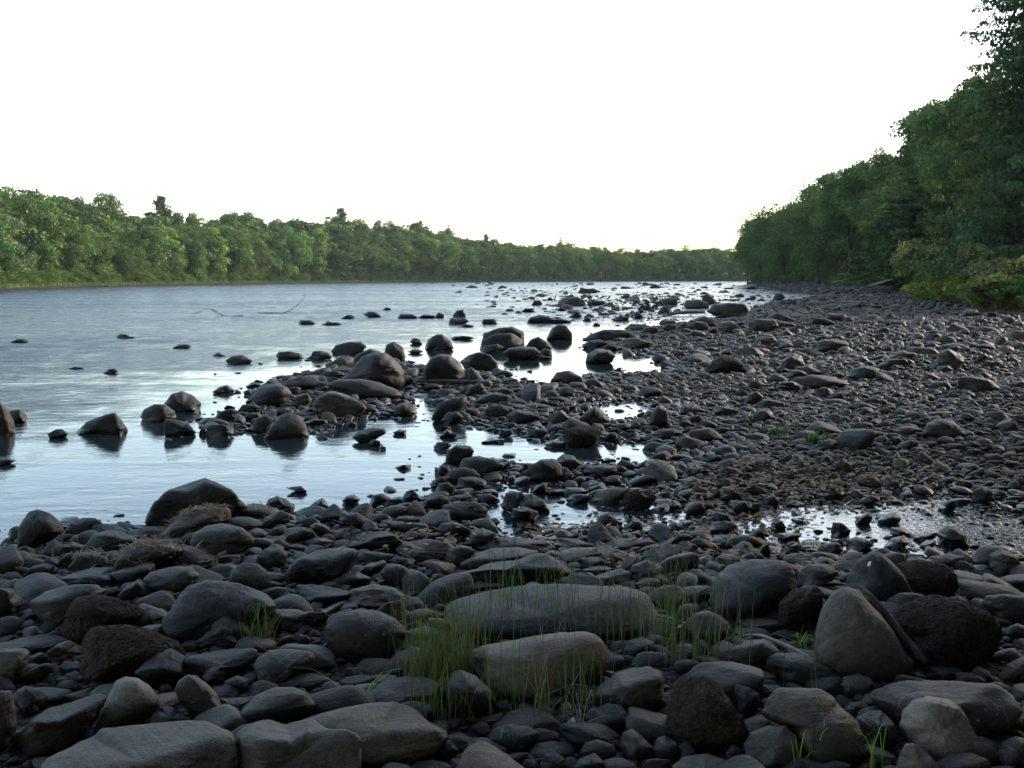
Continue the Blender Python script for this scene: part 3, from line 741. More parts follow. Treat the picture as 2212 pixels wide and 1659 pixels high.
H;1370,884 1400,855 1440,870 1440,896 1375,897;0.3;b;m;;
H;1505,875 1540,840 1580,840 1608,870 1600,892 1520,892;0.3;b;m;;
H;1465,942 1490,895 1600,895 1635,920 1600,938 1500,946;0.35;b;m;;
H;1530,955 1600,942 1680,955 1640,966;0.4;b;m;;
H;1725,934 1740,905 1830,905 1850,935 1780,943;0.35;b;m;;
H;490,1335 530,1300 640,1300 690,1325 640,1357 520,1357;0.8;g;s;;
H;470,1314 560,1280 690,1285 705,1300 600,1312;0.7;b;s;;
H;1155,1155 1200,1135 1260,1138 1290,1155 1220,1168;0.5;g;m;;
H;1120,1235 1170,1218 1240,1230 1190,1246;0.6;b;m;;
H;1700,1170 1750,1110 1850,1095 1900,1120 1850,1150 1760,1155;0.6;g;m;;
I;225,1160 270,1125 380,1110 470,1115 520,1160 460,1200 350,1215 260,1190;0.45;b;m;low weedy dark rock in front of the cleft boulder pair;
I;505,1165 540,1130 600,1135 605,1185 560,1200;0.6;g;m;;
I;430,1200 480,1185 560,1185 600,1195 560,1212 460,1212;0.7;b;m;;
E;330,560 340,510 400,485 470,500 490,550 450,575 370,577;0.7;g;s;;
E;580,570 620,500 700,460 800,445 815,480 780,560 700,600 610,602;0.6;g;s;dark egg-shaped rock rising from the mirror-like cove;the dark cove rock
E;640,600 680,550 750,545 790,580 760,620 680,625;0.6;g;s;;
E;920,535 960,500 1040,500 1085,535 1050,580 950,578;0.9;g;s;;
E;1060,570 1120,530 1230,550 1285,580 1200,622 1100,622;0.55;g;m;;
E;790,430 830,380 900,362 930,390 900,430 820,450;0.8;g;s;;
E;850,480 900,440 1000,420 1090,440 1080,480 960,500;0.9;g;s;;
E;1530,590 1600,530 1640,505 1690,540 1735,600 1700,640 1580,642;0.65;g;m;triangular dark boulder at the right end of the mirror-like cove;the triangular cove boulder
E;1410,735 1450,660 1560,630 1650,640 1690,670 1650,740 1520,772 1430,770;0.5;b;x;gravelly brown lump below the triangular cove boulder;the gravelly cove lump
E;1985,625 2000,550 2050,505 2110,540 2115,620 2050,655;0.7;b;s;upright round brown boulder standing on the beach;the upright brown boulder
E;1345,345 1390,290 1470,278 1560,320 1570,350 1450,368;1.2;g;s;smooth arched pale boulder on the near edge of the white pool;the arched pale boulder
E;60,712 110,670 200,648 280,655 290,690 240,712 150,742;0.5;g;m;curled seal-like rock lying in the still cove;the seal-like rock
E;175,750 200,725 250,735 255,765 200,770;0.5;g;m;;
E;325,682 370,660 420,665 415,692 370,698;0.5;b;m;;
E;630,700 680,655 720,680 750,690 710,715 650,712;0.45;g;a;;
E;1005,690 1030,655 1100,660 1112,690 1050,712;0.45;g;m;;
E;590,772 620,742 690,740 715,765 670,790 610,785;0.9;b;s;;
E;890,742 950,720 1050,720 1055,732 960,748;0.8;b;s;;
E;665,880 680,800 740,760 830,765 858,800 840,850 760,900 700,910;0.5;g;m;dark folded boulder at the corner where shore meets the cove;the dark folded boulder
E;740,930 780,850 860,832 980,850 1060,890 1030,930 900,942 780,972;0.8;b;s;;
E;660,985 700,930 780,905 860,920 900,960 850,1010 740,1022;0.8;g;s;;
E;735,1035 760,970 860,965 935,990 940,1030 850,1057;0.6;g;s;;
E;615,940 640,890 690,890 710,930 680,970 630,965;0.5;b;m;;
E;1215,985 1225,890 1290,855 1370,850 1420,890 1430,960 1380,1000 1260,1005;0.55;g;s;big rounded dark boulder beside the middle puddle;the puddle boulder
E;1370,870 1430,820 1500,830 1540,880 1500,930 1420,910;0.6;g;m;;
E;1150,920 1180,880 1220,880 1215,930 1170,940;0.5;g;m;;
E;1420,980 1450,940 1500,945 1500,985 1450,995;0.7;g;s;;
E;1550,945 1580,900 1680,890 1780,900 1780,940 1680,972;0.9;b;s;;
E;1605,1115 1650,1060 1750,1035 1880,1035 1870,1080 1800,1130 1660,1142;1.4;b;s;flat pale tan slab lying in the middle puddle;the flat tan slab
E;1800,1155 1830,1080 1900,1045 2000,1050 2040,1100 2000,1150 1880,1182;0.5;b;x;rough dark clod right of the flat tan slab;
E;640,1225 650,1150 740,1130 880,1135 945,1170 940,1230 820,1252 680,1252;0.65;b;m;;
E;1415,1065 1450,1035 1550,1038 1600,1060 1550,1085 1440,1085;1.0;b;s;;
E;1445,1115 1500,1080 1600,1080 1590,1130 1480,1140;0.7;g;m;;
E;1140,1145 1160,1080 1230,1075 1310,1120 1350,1170 1280,1192 1180,1182;0.6;g;m;;
E;1220,1060 1260,1020 1330,1000 1330,1070 1270,1075;0.6;g;a;;
E;1095,1230 1110,1170 1180,1160 1270,1190 1260,1240 1170,1262;0.55;b;m;;
E;170,1145 200,1085 260,1075 320,1100 290,1152;0.6;g;s;;
E;270,1160 300,1110 380,1095 410,1130 400,1165;0.6;g;m;;
E;390,1100 420,1060 460,1048 520,1110 490,1150 410,1145;0.4;g;a;black cube-like angular rock on the shore below the cove;the black angular rock
E;0,1120 30,1090 80,1083 125,1110 80,1145 20,1140;0.5;b;m;;
E;-20,1250 0,1195 100,1200 190,1250 200,1285 80,1300;0.9;b;m;;
E;1640,1285 1670,1215 1730,1205 1790,1250 1790,1290 1700,1312;0.55;b;s;round dark cobble on the near edge of the middle puddle;
E;1850,1280 1880,1245 1940,1265 1950,1300 1900,1318;0.9;b;s;;
E;850,1115 870,1080 960,1078 1020,1110 1000,1140 880,1135;0.9;r;s;flat reddish stone among grey ones beside the middle puddle;the flat reddish stone
E;870,1075 900,1048 980,1045 1020,1070 980,1085;0.8;r;s;;
E;660,1140 720,1090 820,1075 850,1100 760,1130 700,1150;0.9;g;s;;
E;1030,1155 1060,1070 1180,1060 1150,1150 1090,1190;0.55;g;m;;
E;600,1060 630,1010 690,1000 725,1030 710,1070 630,1082;0.5;g;s;;
E;485,1185 540,1110 640,1080 710,1110 680,1150 560,1182;0.6;g;m;;
E;1300,755 1360,730 1460,740 1440,770 1350,777;1.0;b;s;;
E;1990,690 2050,660 2150,655 2212,680 2150,720 2030,720;1.1;b;s;;
E;890,1275 930,1240 1000,1232 1030,1260 980,1290 910,1290;0.9;g;s;;
I;555,1040 600,975 650,945 710,955 755,1010 760,1048 680,1062 600,1055;0.6;g;s;dark dome-shaped boulder in the water right of the cleft pair;the right river dome
I;400,1105 440,1060 500,1040 560,1070 605,1110 560,1130 450,1125;0.6;b;m;;
I;815,1072 880,1020 1000,985 1140,980 1210,1000 1180,1040 1000,1075;0.9;g;s;long low grey boulder right of the river dome;the long low river boulder
I;820,1110 880,1070 960,1058 1030,1085 1000,1120 880,1130;0.55;g;m;;
I;1150,975 1200,940 1320,945 1360,970 1280,1005 1200,1003;0.7;g;m;;
I;1270,1005 1310,965 1400,965 1440,1000 1360,1025;0.7;g;m;;
I;850,1225 870,1170 950,1130 1040,1140 1090,1180 1060,1220 930,1242;0.65;g;m;sloping dark boulder on the far edge of the white pool;the far pool-edge boulder
I;980,1120 1030,1095 1090,1110 1100,1140 1030,1145;0.7;g;s;;
I;1140,1105 1160,1055 1230,1045 1370,1080 1350,1110 1200,1132;1.2;g;s;pale smooth tapering boulder on the beach beyond the white pool;the pale tapering boulder
I;1600,810 1620,760 1720,755 1790,780 1800,812 1700,826;1.1;g;s;;
I;1730,780 1750,725 1790,715 1830,740 1850,790 1790,795;0.5;g;s;;
I;1770,850 1830,790 1950,780 2070,785 2100,830 2095,872 2000,892 1850,872;0.7;b;m;massive block-like boulder where the beach meets the far shallows;the massive far block
I;625,797 660,760 720,738 800,735 850,760 865,800 750,805;0.7;b;m;largest of the rocks far out in the river;the far river boulder
I;860,795 890,750 940,765 1000,765 1040,795 940,803;0.4;b;m;;
I;1360,780 1440,755 1500,738 1555,750 1560,790 1450,802;0.5;g;m;;
I;1205,785 1235,762 1262,780 1230,788;0.4;b;m;;
I;1295,785 1320,752 1350,775 1330,790;0.4;b;m;;
I;790,702 820,672 880,675 930,675 985,695 900,707;0.6;b;m;;
I;400,932 430,890 510,868 570,880 640,900 760,910 740,932 550,936;0.4;b;m;long reef of dark rock breaking the water in mid river;the mid-river reef
I;740,885 770,855 810,850 835,880 800,897;0.3;b;m;;
I;830,915 860,885 900,895 915,918 870,922;0.3;b;m;;
I;905,955 930,932 970,945 965,957;0.4;b;m;;
I;355,848 400,822 440,825 485,848 420,853;0.35;b;m;;
I;440,795 470,765 510,762 535,790 480,801;0.45;b;m;;
I;550,758 590,738 625,758 590,763;0.35;b;m;;
I;640,835 670,808 720,835 680,842;0.35;b;m;;
I;1860,985 1880,925 1980,920 2030,970 1990,1005 1900,1012;1.5;g;a;pale square block on the beach before the massive far block;the pale square block
I;1640,915 1760,880 1830,900 1850,950 1780,982 1680,945;0.7;g;s;;
I;1610,965 1700,920 1780,930 1810,980 1700,1000;0.7;g;m;;
I;1440,970 1480,940 1550,950 1560,1000 1480,1015;0.8;g;s;;
I;1405,945 1440,910 1540,910 1550,940 1470,955;0.6;g;m;;
I;1625,1025 1680,985 1760,1000 1780,1030 1700,1048;1.0;g;m;;
I;1240,825 1290,795 1350,805 1370,830 1290,838;0.5;g;m;;
I;1405,850 1450,805 1490,820 1510,860 1440,868;0.45;g;m;;
I;1750,1315 1820,1230 1900,1185 1980,1190 2060,1240 2110,1300 1950,1328;0.5;b;x;brown earthy mound-shaped boulder on the middle of the beach;the earthy mound boulder
I;2095,1000 2100,920 2180,900 2300,910 2330,960 2250,1012;0.7;b;m;;
I;1050,905 1120,880 1190,890 1180,920 1080,922;0.6;g;m;;
I;1205,880 1250,845 1300,880 1260,902;0.4;b;m;;
I;1575,950 1620,925 1640,950 1600,985;0.7;g;m;;
I;1540,1170 1560,1140 1610,1145 1620,1180 1570,1200;0.7;g;m;;
K;625,1290 640,1210 680,1195 850,1205 885,1230 870,1272 750,1296;0.75;g;a;rectangular black-fronted block standing alone on the beach;the rectangular block
K;320,1425 380,1350 460,1300 520,1320 550,1400 450,1437;0.9;b;a;sloping triangular slab left below the rectangular block;the triangular beach slab
K;390,1550 460,1490 600,1465 780,1480 900,1530 850,1560 600,1572;0.85;b;s;wide low turtle-backed rock half sunk in the gravel;the turtle-backed rock
K;840,1485 900,1420 1000,1398 1090,1410 1150,1480 1080,1502 900,1498;0.8;g;m;dark flat-fronted boulder right of the turtle-backed rock;the flat-fronted boulder
K;1530,1390 1560,1300 1640,1270 1730,1310 1760,1370 1720,1420 1600,1422;1.0;g;m;blocky blue-grey boulder high on the right beach;the blocky beach boulder
K;1530,1440 1560,1400 1640,1395 1680,1430 1600,1450;0.9;g;m;;
K;1700,1540 1720,1480 1800,1475 1950,1500 2040,1560 2040,1590 1900,1597 1760,1572;0.75;g;s;long sagging sausage-shaped boulder near the right edge;the sausage-shaped boulder
K;1130,1350 1200,1300 1300,1285 1400,1300 1400,1330 1300,1352;1.2;b;m;;
K;1090,1395 1180,1345 1320,1345 1330,1380 1200,1420 1100,1422;0.7;g;m;;
K;1180,1420 1230,1385 1310,1415 1280,1430;0.9;b;s;;
K;90,1562 130,1510 200,1505 250,1545 200,1572;0.8;g;s;;
K;480,1410 560,1395 700,1450 700,1470 550,1465;1.2;g;s;;
K;380,1492 440,1430 520,1430 570,1465 450,1493;0.8;g;s;;
K;340,1565 370,1520 450,1515 540,1550 530,1580 400,1587;0.55;g;a;jagged dark rock perched at the left of the turtle-backed rock;
K;120,1115 150,1050 280,1035 400,1060 390,1100 250,1132;0.6;b;m;big blunt dark boulder at the head of the beach near the shallows;the blunt dark boulder
K;240,1035 330,990 480,1040 500,1062 350,1062;0.8;g;s;;
K;690,1045 720,1000 850,1000 880,1040 840,1062;0.7;b;m;;
K;555,1085 600,1015 660,1040 690,1072;0.8;g;s;;
K;1690,1025 1780,970 1850,970 1880,1000 1830,1032;0.9;b;m;;
K;1890,1035 1940,990 2000,990 2010,1033;0.7;g;m;;
K;1600,1065 1660,1030 1740,1050 1700,1077;1.2;b;s;;
K;150,1205 200,1175 310,1180 350,1220 250,1242;1.1;b;m;;
K;805,838 820,800 880,798 930,830 900,852;0.8;g;m;;
K;1150,855 1180,815 1240,820 1250,862;0.8;g;m;;
K;295,892 320,850 370,845 400,880 350,902;0.4;g;m;;
K;385,925 420,885 490,900 480,937;0.8;g;m;;
K;1310,1250 1370,1205 1440,1225 1460,1260 1380,1272;0.8;g;m;;
K;2060,1560 2120,1520 2212,1505 2250,1560 2120,1575;0.8;b;m;;
K;1430,1500 1450,1440 1520,1460 1600,1500 1500,1512;1.1;g;s;;
F;1550,695 1580,620 1660,593 1740,600 1810,660 1850,700 1700,722;0.85;g;s;smooth helmet-shaped boulder on the right beach;the helmet-shaped boulder
F;1350,675 1400,645 1480,640 1540,660 1500,690 1400,692;1.4;r;s;pinkish pale cobble left of the helmet-shaped boulder;
F;860,800 880,740 960,730 1005,750 990,800 920,806;0.6;g;a;;
F;610,860 630,830 700,825 735,845 700,866;0.6;g;m;;
F;210,972 240,920 290,900 350,920 385,960 300,990;0.8;b;s;;
F;0,955 20,910 120,905 180,930 130,962;0.9;g;s;;
F;100,872 130,820 230,830 270,860 200,882;0.5;g;a;;
F;170,1115 200,1060 240,1060 230,1120;0.9;b;m;;
F;230,1115 260,1050 300,1030 350,1060 375,1110 300,1142;0.4;g;m;black lumpy boulder behind the right-hand pool's left end;the black lumpy boulder
F;150,1315 190,1265 270,1255 350,1280 360,1320 280,1347 190,1342;0.7;b;s;;
F;210,1415 250,1385 320,1385 335,1430 270,1452;0.6;g;s;;
F;955,1330 970,1265 1030,1270 1090,1320 1060,1360 980,1362;0.6;b;m;;
F;1050,1445 1060,1380 1120,1360 1200,1380 1240,1420 1150,1452 1080,1462;0.5;g;m;;
F;945,1400 970,1370 1030,1380 1040,1415 980,1425;0.6;b;m;;
F;1090,1275 1130,1230 1210,1200 1230,1240 1190,1282;0.7;b;a;tilted brown slab poking from the right-hand pool;
F;1255,1255 1290,1215 1380,1205 1420,1240 1380,1282 1290,1282;0.4;g;s;;
F;1635,1340 1680,1310 1710,1288 1760,1290 1830,1340 1862,1400 1740,1430 1670,1390;0.55;b;a;dark pyramid-like boulder standing in the right-hand pool;the pool pyramid
F;1480,1365 1560,1340 1650,1330 1640,1370 1540,1392;1.0;b;m;;
F;1530,1415 1580,1380 1630,1390 1620,1430 1560,1437;0.7;b;m;;
F;1865,1125 1880,1060 1940,1030 2000,1050 2025,1110 1980,1150 1900,1152;0.4;g;s;round black boulder behind the rippled end of the right-hand pool;the round black boulder
F;1650,1175 1700,1130 1760,1120 1780,1160 1740,1200 1670,1202;0.5;b;m;;
F;510,1165 520,1100 590,1090 620,1130 600,1172;0.6;b;m;;
F;305,1185 340,1130 400,1125 430,1170 370,1202;0.7;b;m;;
F;425,1200 450,1140 500,1140 490,1200 450,1210;0.6;g;m;;
F;1340,1345 1350,1300 1440,1300 1485,1340 1420,1372;0.7;b;m;;
F;1290,1420 1350,1370 1430,1350 1480,1400 1380,1440;0.5;b;m;;
F;560,1300 580,1260 640,1255 670,1300 610,1318;0.5;b;m;;
F;420,1350 450,1310 530,1310 560,1350 480,1370;0.6;b;m;;
F;600,1380 620,1340 720,1330 770,1350 720,1385;0.6;b;m;;
F;385,495 420,430 480,415 520,450 500,505;1.0;b;s;;
F;460,515 510,475 560,480 590,520;1.1;g;s;;
F;190,555 250,510 340,530 370,560 280,577;0.9;g;s;;
F;-40,565 0,500 70,495 140,540 100,572;1.0;b;m;;
F;0,610 40,575 110,570 130,600 60,625;1.1;g;s;;
'''

TINT = {k: np.array(v) * np.array([0.325, 0.296, 0.243]) for k, v in {'g': (0.124, 0.106, 0.087), 'b': (0.136, 0.103, 0.075), 'r': (0.170, 0.099, 0.069)}.items()}
SHARP = {'s': 4.5, 'm': 8, 'a': 15, 'x': 6}


def rock_shape(level, kind, seed):
    """unit-ish rounded polytope"""
    r = np.random.default_rng(seed)
    D, Fc = ICO[level]
    n = {'s': 12, 'm': 12, 'a': 10, 'x': 16}[kind]
    N = r.normal(size=(n, 3)); N /= np.linalg.norm(N, axis=1)[:, None]
    N = np.vstack([N, [[0, 0, 1], [0, 0, -1], [0.3, -0.9, 0.1], [-0.9, -0.2, 0.2], [0.95, 0.1, 0.1], [0, 1, 0]]])
    N += r.normal(size=N.shape) * 0.12
    N /= np.linalg.norm(N, axis=1)[:, None]
    h = r.uniform(0.78, 1.12, len(N))
    p = SHARP[kind] * r.uniform(0.8, 1.25)
    dots = np.clip(D @ N.T, 0, None) / h
    rad = (dots ** p).sum(1) ** (-1 / p)
    w = Waves(seed + 1, 3, 8, 3 if level < 4 else 5, 0.52)
    amp = {'s': 0.028, 'm': 0.042, 'a': 0.05, 'x': 0.055}[kind]
    rad = rad * (1 + amp * w(D * 1.3))
    if kind == 'x' and level >= 4:
        rad *= 1 + 0.012 * np.random.default_rng(seed).normal(size=len(rad))
    return D * rad[:, None], Fc


def radial_of_poly(poly, c, nb=72):
    """distance from c to the outline for nb directions"""
    ang = (np.arange(nb) + 0.5) / nb * 2 * math.pi
    out = np.zeros(nb)
    P = np.array(poly) - c
    m = len(P)
    for k, a in enumerate(ang):
        d = np.array([math.cos(a), math.sin(a)])
        best = 0
        for i in range(m):
            A, B = P[i], P[(i + 1) % m]
            e = B - A
            det = d[0] * (-e[1]) + d[1] * e[0]
            if abs(det) < 1e-9: continue
            t = (A[0] * (-e[1]) + A[1] * e[0]) / det
            s = (d[0] * A[1] - d[1] * A[0]) / det
            if t > 0 and -1e-6 <= s <= 1 + 1e-6: best = max(best, t)
        out[k] = best
    out[out == 0] = out[out > 0].mean()
    k = np.array([0.25, 0.5, 0.25])
    o = np.concatenate([out[-1:], out, out[:1]])
    return np.convolve(o, k, 'valid')


rock_list = []      # dict per individual rock
hero_discs = []     # footprints
used = 0
TONE_JIT = np.random.default_rng(5)


def build_rock(poly, tone, tint, kind, seed):
    """poly in measuring-frame px; returns V (world), faces, tone rgb, footprint"""
    q = np.array(poly, float)
    x0, y0 = q.min(0); x1, y1 = q.max(0)
    bx = (x0 + x1) / 2
    gx, gy, gz = on_ground(bx, y1)
    in_water = (float(hfast(gx, gy)) if gy < 74 and GX0 < gx < GX1 else H1(gx, gy)) < 0.005
    # centred pixels, v up
    c = np.stack([q[:, 0] * K - 512, 384 - q[:, 1] * K], 1)
    hpx = (y1 - y0) * K; wpx = (x1 - x0) * K
    low = c[:, 1] < c[:, 1].min() + 0.35 * hpx
    c[low, 1] -= (0.35 if in_water else 0.10) * hpx * ((c[:, 1].min() + 0.35 * hpx - c[low, 1]) / (0.35 * hpx))
    cen = np.array([(c[:, 0].min() + c[:, 0].max()) / 2, (c[:, 1].min() + c[:, 1].max()) / 2])
    hpx = c[:, 1].max() - c[:, 1].min()
    g = np.array([gx, gy, gz]) - CAM
    zd = g @ FW
    phi = math.atan2(-g[2], math.hypot(g[0], g[1]))
    a = wpx / 2 / F * zd; hh = hpx / 2 / F * zd
    cdep = min((0.95 if wpx < hpx * 1.6 else 0.7) * a, 0.8 * hh / max(math.sin(phi), 0.05), hh * 2.2)
    b = math.sqrt(max(hh * hh - (cdep * math.sin(phi)) ** 2, (0.4 * hh) ** 2)) / math.cos(phi)
    zc = zd + cdep * 0.45
    s = zc / zd; a *= s; b *= s; hh *= s
    C = CAM + FW * zc + RT * (cen[0] / F * zc) + UP * (cen[1] / F * zc)
    big = max(wpx, hpx)
    level = 5 if big > 55 else (4 if big > 14 else 3)
    U, Fc = rock_shape(level, kind, seed)
    V = C + U * np.array([a, cdep, b])
    target = radial_of_poly(c, cen)
    nb = len(target)
    for _ in range(4):
        u, v, z = project(V)
        du, dv = u - cen[0], v - cen[1]
        th = np.arctan2(dv, du) % (2 * math.pi); rr = np.hypot(du, dv)
        bi = (th / (2 * math.pi) * nb).astype(int) % nb
        M = np.zeros(nb); np.maximum.at(M, bi, rr)
        M[M == 0] = np.median(M[M > 0])
        Mo = np.concatenate([M[-1:], M, M[:1]]); M = np.convolve(Mo, [0.2, 0.6, 0.2], 'valid')
        sc = target / M
        f = th / (2 * math.pi) * nb - 0.5
        i0 = np.floor(f).astype(int); fr = f - i0
        S = sc[i0 % nb] * (1 - fr) + sc[(i0 + 1) % nb] * fr
        V = V + RT * ((du * (S - 1)) / F * z)[:, None] + UP * ((dv * (S - 1)) / F * z)[:, None]
    col = TINT[tint] * tone ** 1.55 * (1.5 if kind == 'x' else 1.0) * TONE_JIT.uniform(0.93, 1.07)
    return V, Fc, col, (C[0], C[1], a, cdep, in_water, wpx, hpx)


seed = 100
for line in ROCKS.strip().splitlines():
    tl, pts, tone_, tint, kind, label, ref = line.split(';')
    ox, oy, s = TILES[tl]
    poly = []
    for p in pts.split():
        x, y = p.split(',')
        poly.append(((ox + float(x) / s) * 2212 / 2816, (oy + float(y) / s) * 2212 / 2816))
    seed += 7
    V, Fc_, col, ft = build_rock(poly, float(tone_), tint, kind, seed)
    q = np.array(poly)
    vis = q[(q[:, 0] > -5) & (q[:, 0] < 2217)]
    rock_list.append(dict(V=V, F=Fc_, col=col, ft=ft, px=((q[:, 0].min() + q[:, 0].max()) / 2, (q[:, 1].min() + q[:, 1].max()) / 2),
                          w=ft[5], h=ft[6], tone=float(tone_), tint=tint, kind=kind, label=label, ref=ref, hero=True, poly=q))
    hero_discs.append((V[:, 0].mean(), V[:, 1].mean(), ft[2], ft[3]))
print('hero rocks', len(rock_list))
HD = np.array(hero_discs)

# ---- loose stones filling the beach: dart throwing, large to small
def scatter(ymin, ymax, rmin, rmax, cover, seed, shallow=0.25):
    r = np.random.default_rng(seed)
    area = 0.56 * (ymax ** 2 - ymin ** 2) + (4.0 * (ymax - ymin) if ymax < 75 else 0)
    mean_r2 = (rmax ** 2 - rmin ** 2) / (2 * math.log(rmax / rmin))
    n = int(cover * area / (math.pi * mean_r2))
    side = 4.0 if ymax < 75 else 0.0
    k_ = side / 1.12; y = np.sqrt(r.uniform((ymin + k_) ** 2, (ymax + k_) ** 2, n)) - k_
    x = -0.56 * y - side * 0.3 + r.uniform(0, 1, n) * (1.12 * y + side)
    rad = np.exp(r.uniform(math.log(rmin), math.log(rmax), n))
    return x, y, rad


cells = {}
CS = 0.35
stones = []
def try_add(x, y, rad, k):
    ci, cj = int(math.floor(x / CS)), int(math.floor(y / CS))
    m = int(math.ceil((rad + 0.4) / CS))
    m = min(m, 3)
    for i in range(ci - m, ci + m + 1):
        for j in range(cj - m, cj + m + 1):
            for (sx, sy, sr) in cells.get((i, j), ()):
                if (sx - x) ** 2 + (sy - y) ** 2 < ((sr + rad) * k) ** 2:
                    return False
    cells.setdefault((ci, cj), []).append((x, y, rad))
    return True


near_h = lambda X_, Y_: hfast(X_, Y_)
passes = [(12, 70, 0.16, 0.26, 0.05, 0.9), (1.9, 70, 0.10, 0.16, 0.22, 0.88), (1.9, 70, 0.062, 0.10, 0.75, 0.84),
          (1.9, 40, 0.038, 0.062, 1.15, 0.8), (1.9, 15, 0.022, 0.038, 1.1, 0.8), (1.9, 9, 0.012, 0.022, 0.7, 0.8)]
for pi, (y0, y1, r0, r1, cov, kk) in enumerate(passes):
    x, y, rad = scatter(y0, y1, r0, r1, cov, 50 + pi)
    o = np.argsort(-rad); x, y, rad = x[o], y[o], rad[o]
    hz = near_h(x, y)
    rr_ = np.random.default_rng(70 + pi).uniform(size=len(x))
    rb_ = -poly_sd(np.stack([x, y], 1), RB_POLY)
    keepp = np.where(hz > 0.01, 1.0, np.where(hz > -0.03, 0.50, np.where(hz > -0.10, 0.20, np.where((hz > -0.3) & (y > 16), 0.05, 0.0))))
    keepp = np.where((hz <= 0.01) & (y > 24) & (x > 3), np.maximum(keepp, 0.12), keepp)
    ok = (rr_ < keepp) & (rb_ < 0.6)
    # the middle of the right-hand beach is finer gravel
    fine_ = np.clip((x - 0.6) / 1.5, 0, 1) * np.clip((y - 5.2) / 1.5, 0, 1) * np.clip((19 - y) / 5, 0, 1)
    ok &= ~((rad > 0.075) & (np.random.default_rng(170 + pi).uniform(size=len(x)) < 0.82 * fine_))
    # clear of the traced rocks
    for (hx, hy, ha, hc) in HD:
        ok &= ~((((x - hx) / (ha + rad * 0.35)) ** 2 + ((y - hy) / (hc + rad * 0.5)) ** 2) < 0.72)
    # no loose stone stands in front of the visible face of a traced rock
    xi, yi, ri, zi = x[ok], y[ok], rad[ok], hz[ok]
    u_, v_, z_ = project(np.column_stack([xi, yi, np.maximum(zi, 0) + ri * 0.55]))
    U_, W_ = (u_ + 512) / K, (384 - v_) / K
    bad = np.zeros(len(xi), bool)
    for hr in rock_list:
        q_ = hr['poly']; c_ = (q_.min(0) + q_.max(0)) / 2; q_ = c_ + (q_ - c_) * 0.93
        m_ = (U_ > q_[:, 0].min()) & (U_ < q_[:, 0].max()) & (W_ > q_[:, 1].min()) & (W_ < q_[:, 1].max()) & (yi < hr['ft'][1]) & ~bad
        if m_.any():
            id_ = np.nonzero(m_)[0]
            bad[id_] = poly_sd(np.column_stack([U_[id_], W_[id_]]), q_) < 0
    wr_ = np.random.default_rng(90 + pi).uniform(size=len(xi))
    UW = np.column_stack([U_, W_])
    bad |= (poly_sd(UW, np.array(RIVER_PX + [(1560, 606), (-100, 606), (-100, 1195)], float)) < 0) & (wr_ < np.where(W_ < 690, 0.75, 0.90)) & (zi < 0.3)
    for pl, pb in zip(POOLS_PX, (0.5, 0.7, 0.7)):
        bad |= (poly_sd(UW, np.array(pl, float)) < 0) & (wr_ < pb)
    idx_ = np.nonzero(ok)[0][bad]; ok[idx_] = False
    for X1, Y1, R1, Z1 in zip(x[ok], y[ok], rad[ok], hz[ok]):
        if try_add(X1, Y1, R1, kk):
            stones.append((X1, Y1, Z1, R1))
# stones of the far right beach, beyond the reach of the height cache
x, y, rad = scatter(70, 190, 0.12, 0.34, 0.42, 61)
sel = x > 0; x, y, rad = x[sel], y[sel], rad[sel]
hz = height(x, y); rb_ = -poly_sd(np.stack([x, y], 1), RB_POLY)
for X1, Y1, R1, Z1 in zip(*[a[(hz > -0.04) & (rb_ < 0.6)] for a in (x, y, rad, hz)]):
    if try_add(X1, Y1, R1, 0.85): stones.append((X1, Y1, Z1, R1))
# rocks breaking the surface all over the far shallows
r_ = np.random.default_rng(62)
for _ in range(640):
    row = 612.5 + 82 * r_.uniform() ** 1.15
    t = (row - 612) / 82
    left = 860 + 250 * t + 0 * t; right = 1640 + 40 * t if row < 660 else 1500 - 120 * (t - 0.6)
    c = left + (right - left) * r_.uniform() ** 0.62
    x, y = on_plane(c, row); wpx = np.exp(r_.normal(math.log(11), 0.5))
    rad = min(wpx * K / 2 / F * y, 0.9)
    if poly_sd(np.array([[x, y]]), RIVER)[0] < -0.2 and y < 300 and all(((x - hx) / (ha + rad)) ** 2 + ((y - hy) / (hc + rad)) ** 2 > 1 for (hx, hy, ha, hc) in HD):
        stones.append((x, y, -0.3, rad))
stones = np.array(stones)
print('loose stones', len(stones))

srng = np.random.default_rng(99)
PROTO = {}
def proto(level, kind, i):
    k = (level, kind, i)
    if k not in PROTO: PROTO[k] = rock_shape(level, kind, 5000 + i * 13)
    return PROTO[k]


import gc


def stone_verts(x, y, z, rad, level, i):
    kind = 'ssmam'[i % 5]
    U, Fc = proto(level, kind, i)
    flat = srng.uniform(0.3, 0.62); el = srng.uniform(0.72, 1.0)
    S = U * np.array([rad * 1.12, rad * el, rad * flat])
    ax, ay, az = srng.normal() * 0.22, srng.normal() * 0.22, srng.uniform(0, 6.283)
    ca, sa = math.cos(az), math.sin(az)
    S = np.stack([S[:, 0] * ca - S[:, 1] * sa, S[:, 0] * sa + S[:, 1] * ca, S[:, 2]], 1)
    ca, sa = math.cos(ax), math.sin(ax)
    S = np.stack([S[:, 0], S[:, 1] * ca - S[:, 2] * sa, S[:, 1] * sa + S[:, 2] * ca], 1)
    ca, sa = math.cos(ay), math.sin(ay)
    S = np.stack([S[:, 0] * ca + S[:, 2] * sa, S[:, 1], -S[:, 0] * sa + S[:, 2] * ca], 1)
    base = max(z, -0.6)
    lift = rad * flat * srng.uniform(0.25, 0.7)
    if z < 0.0:       # only stones tall enough to break the surface
        lift = max(lift, -z - rad * flat * 0.55)
        lift = -z + rad * flat * srng.uniform(-0.75, 0.1)
    return S + np.array([x, y, base + lift]), Fc, flat


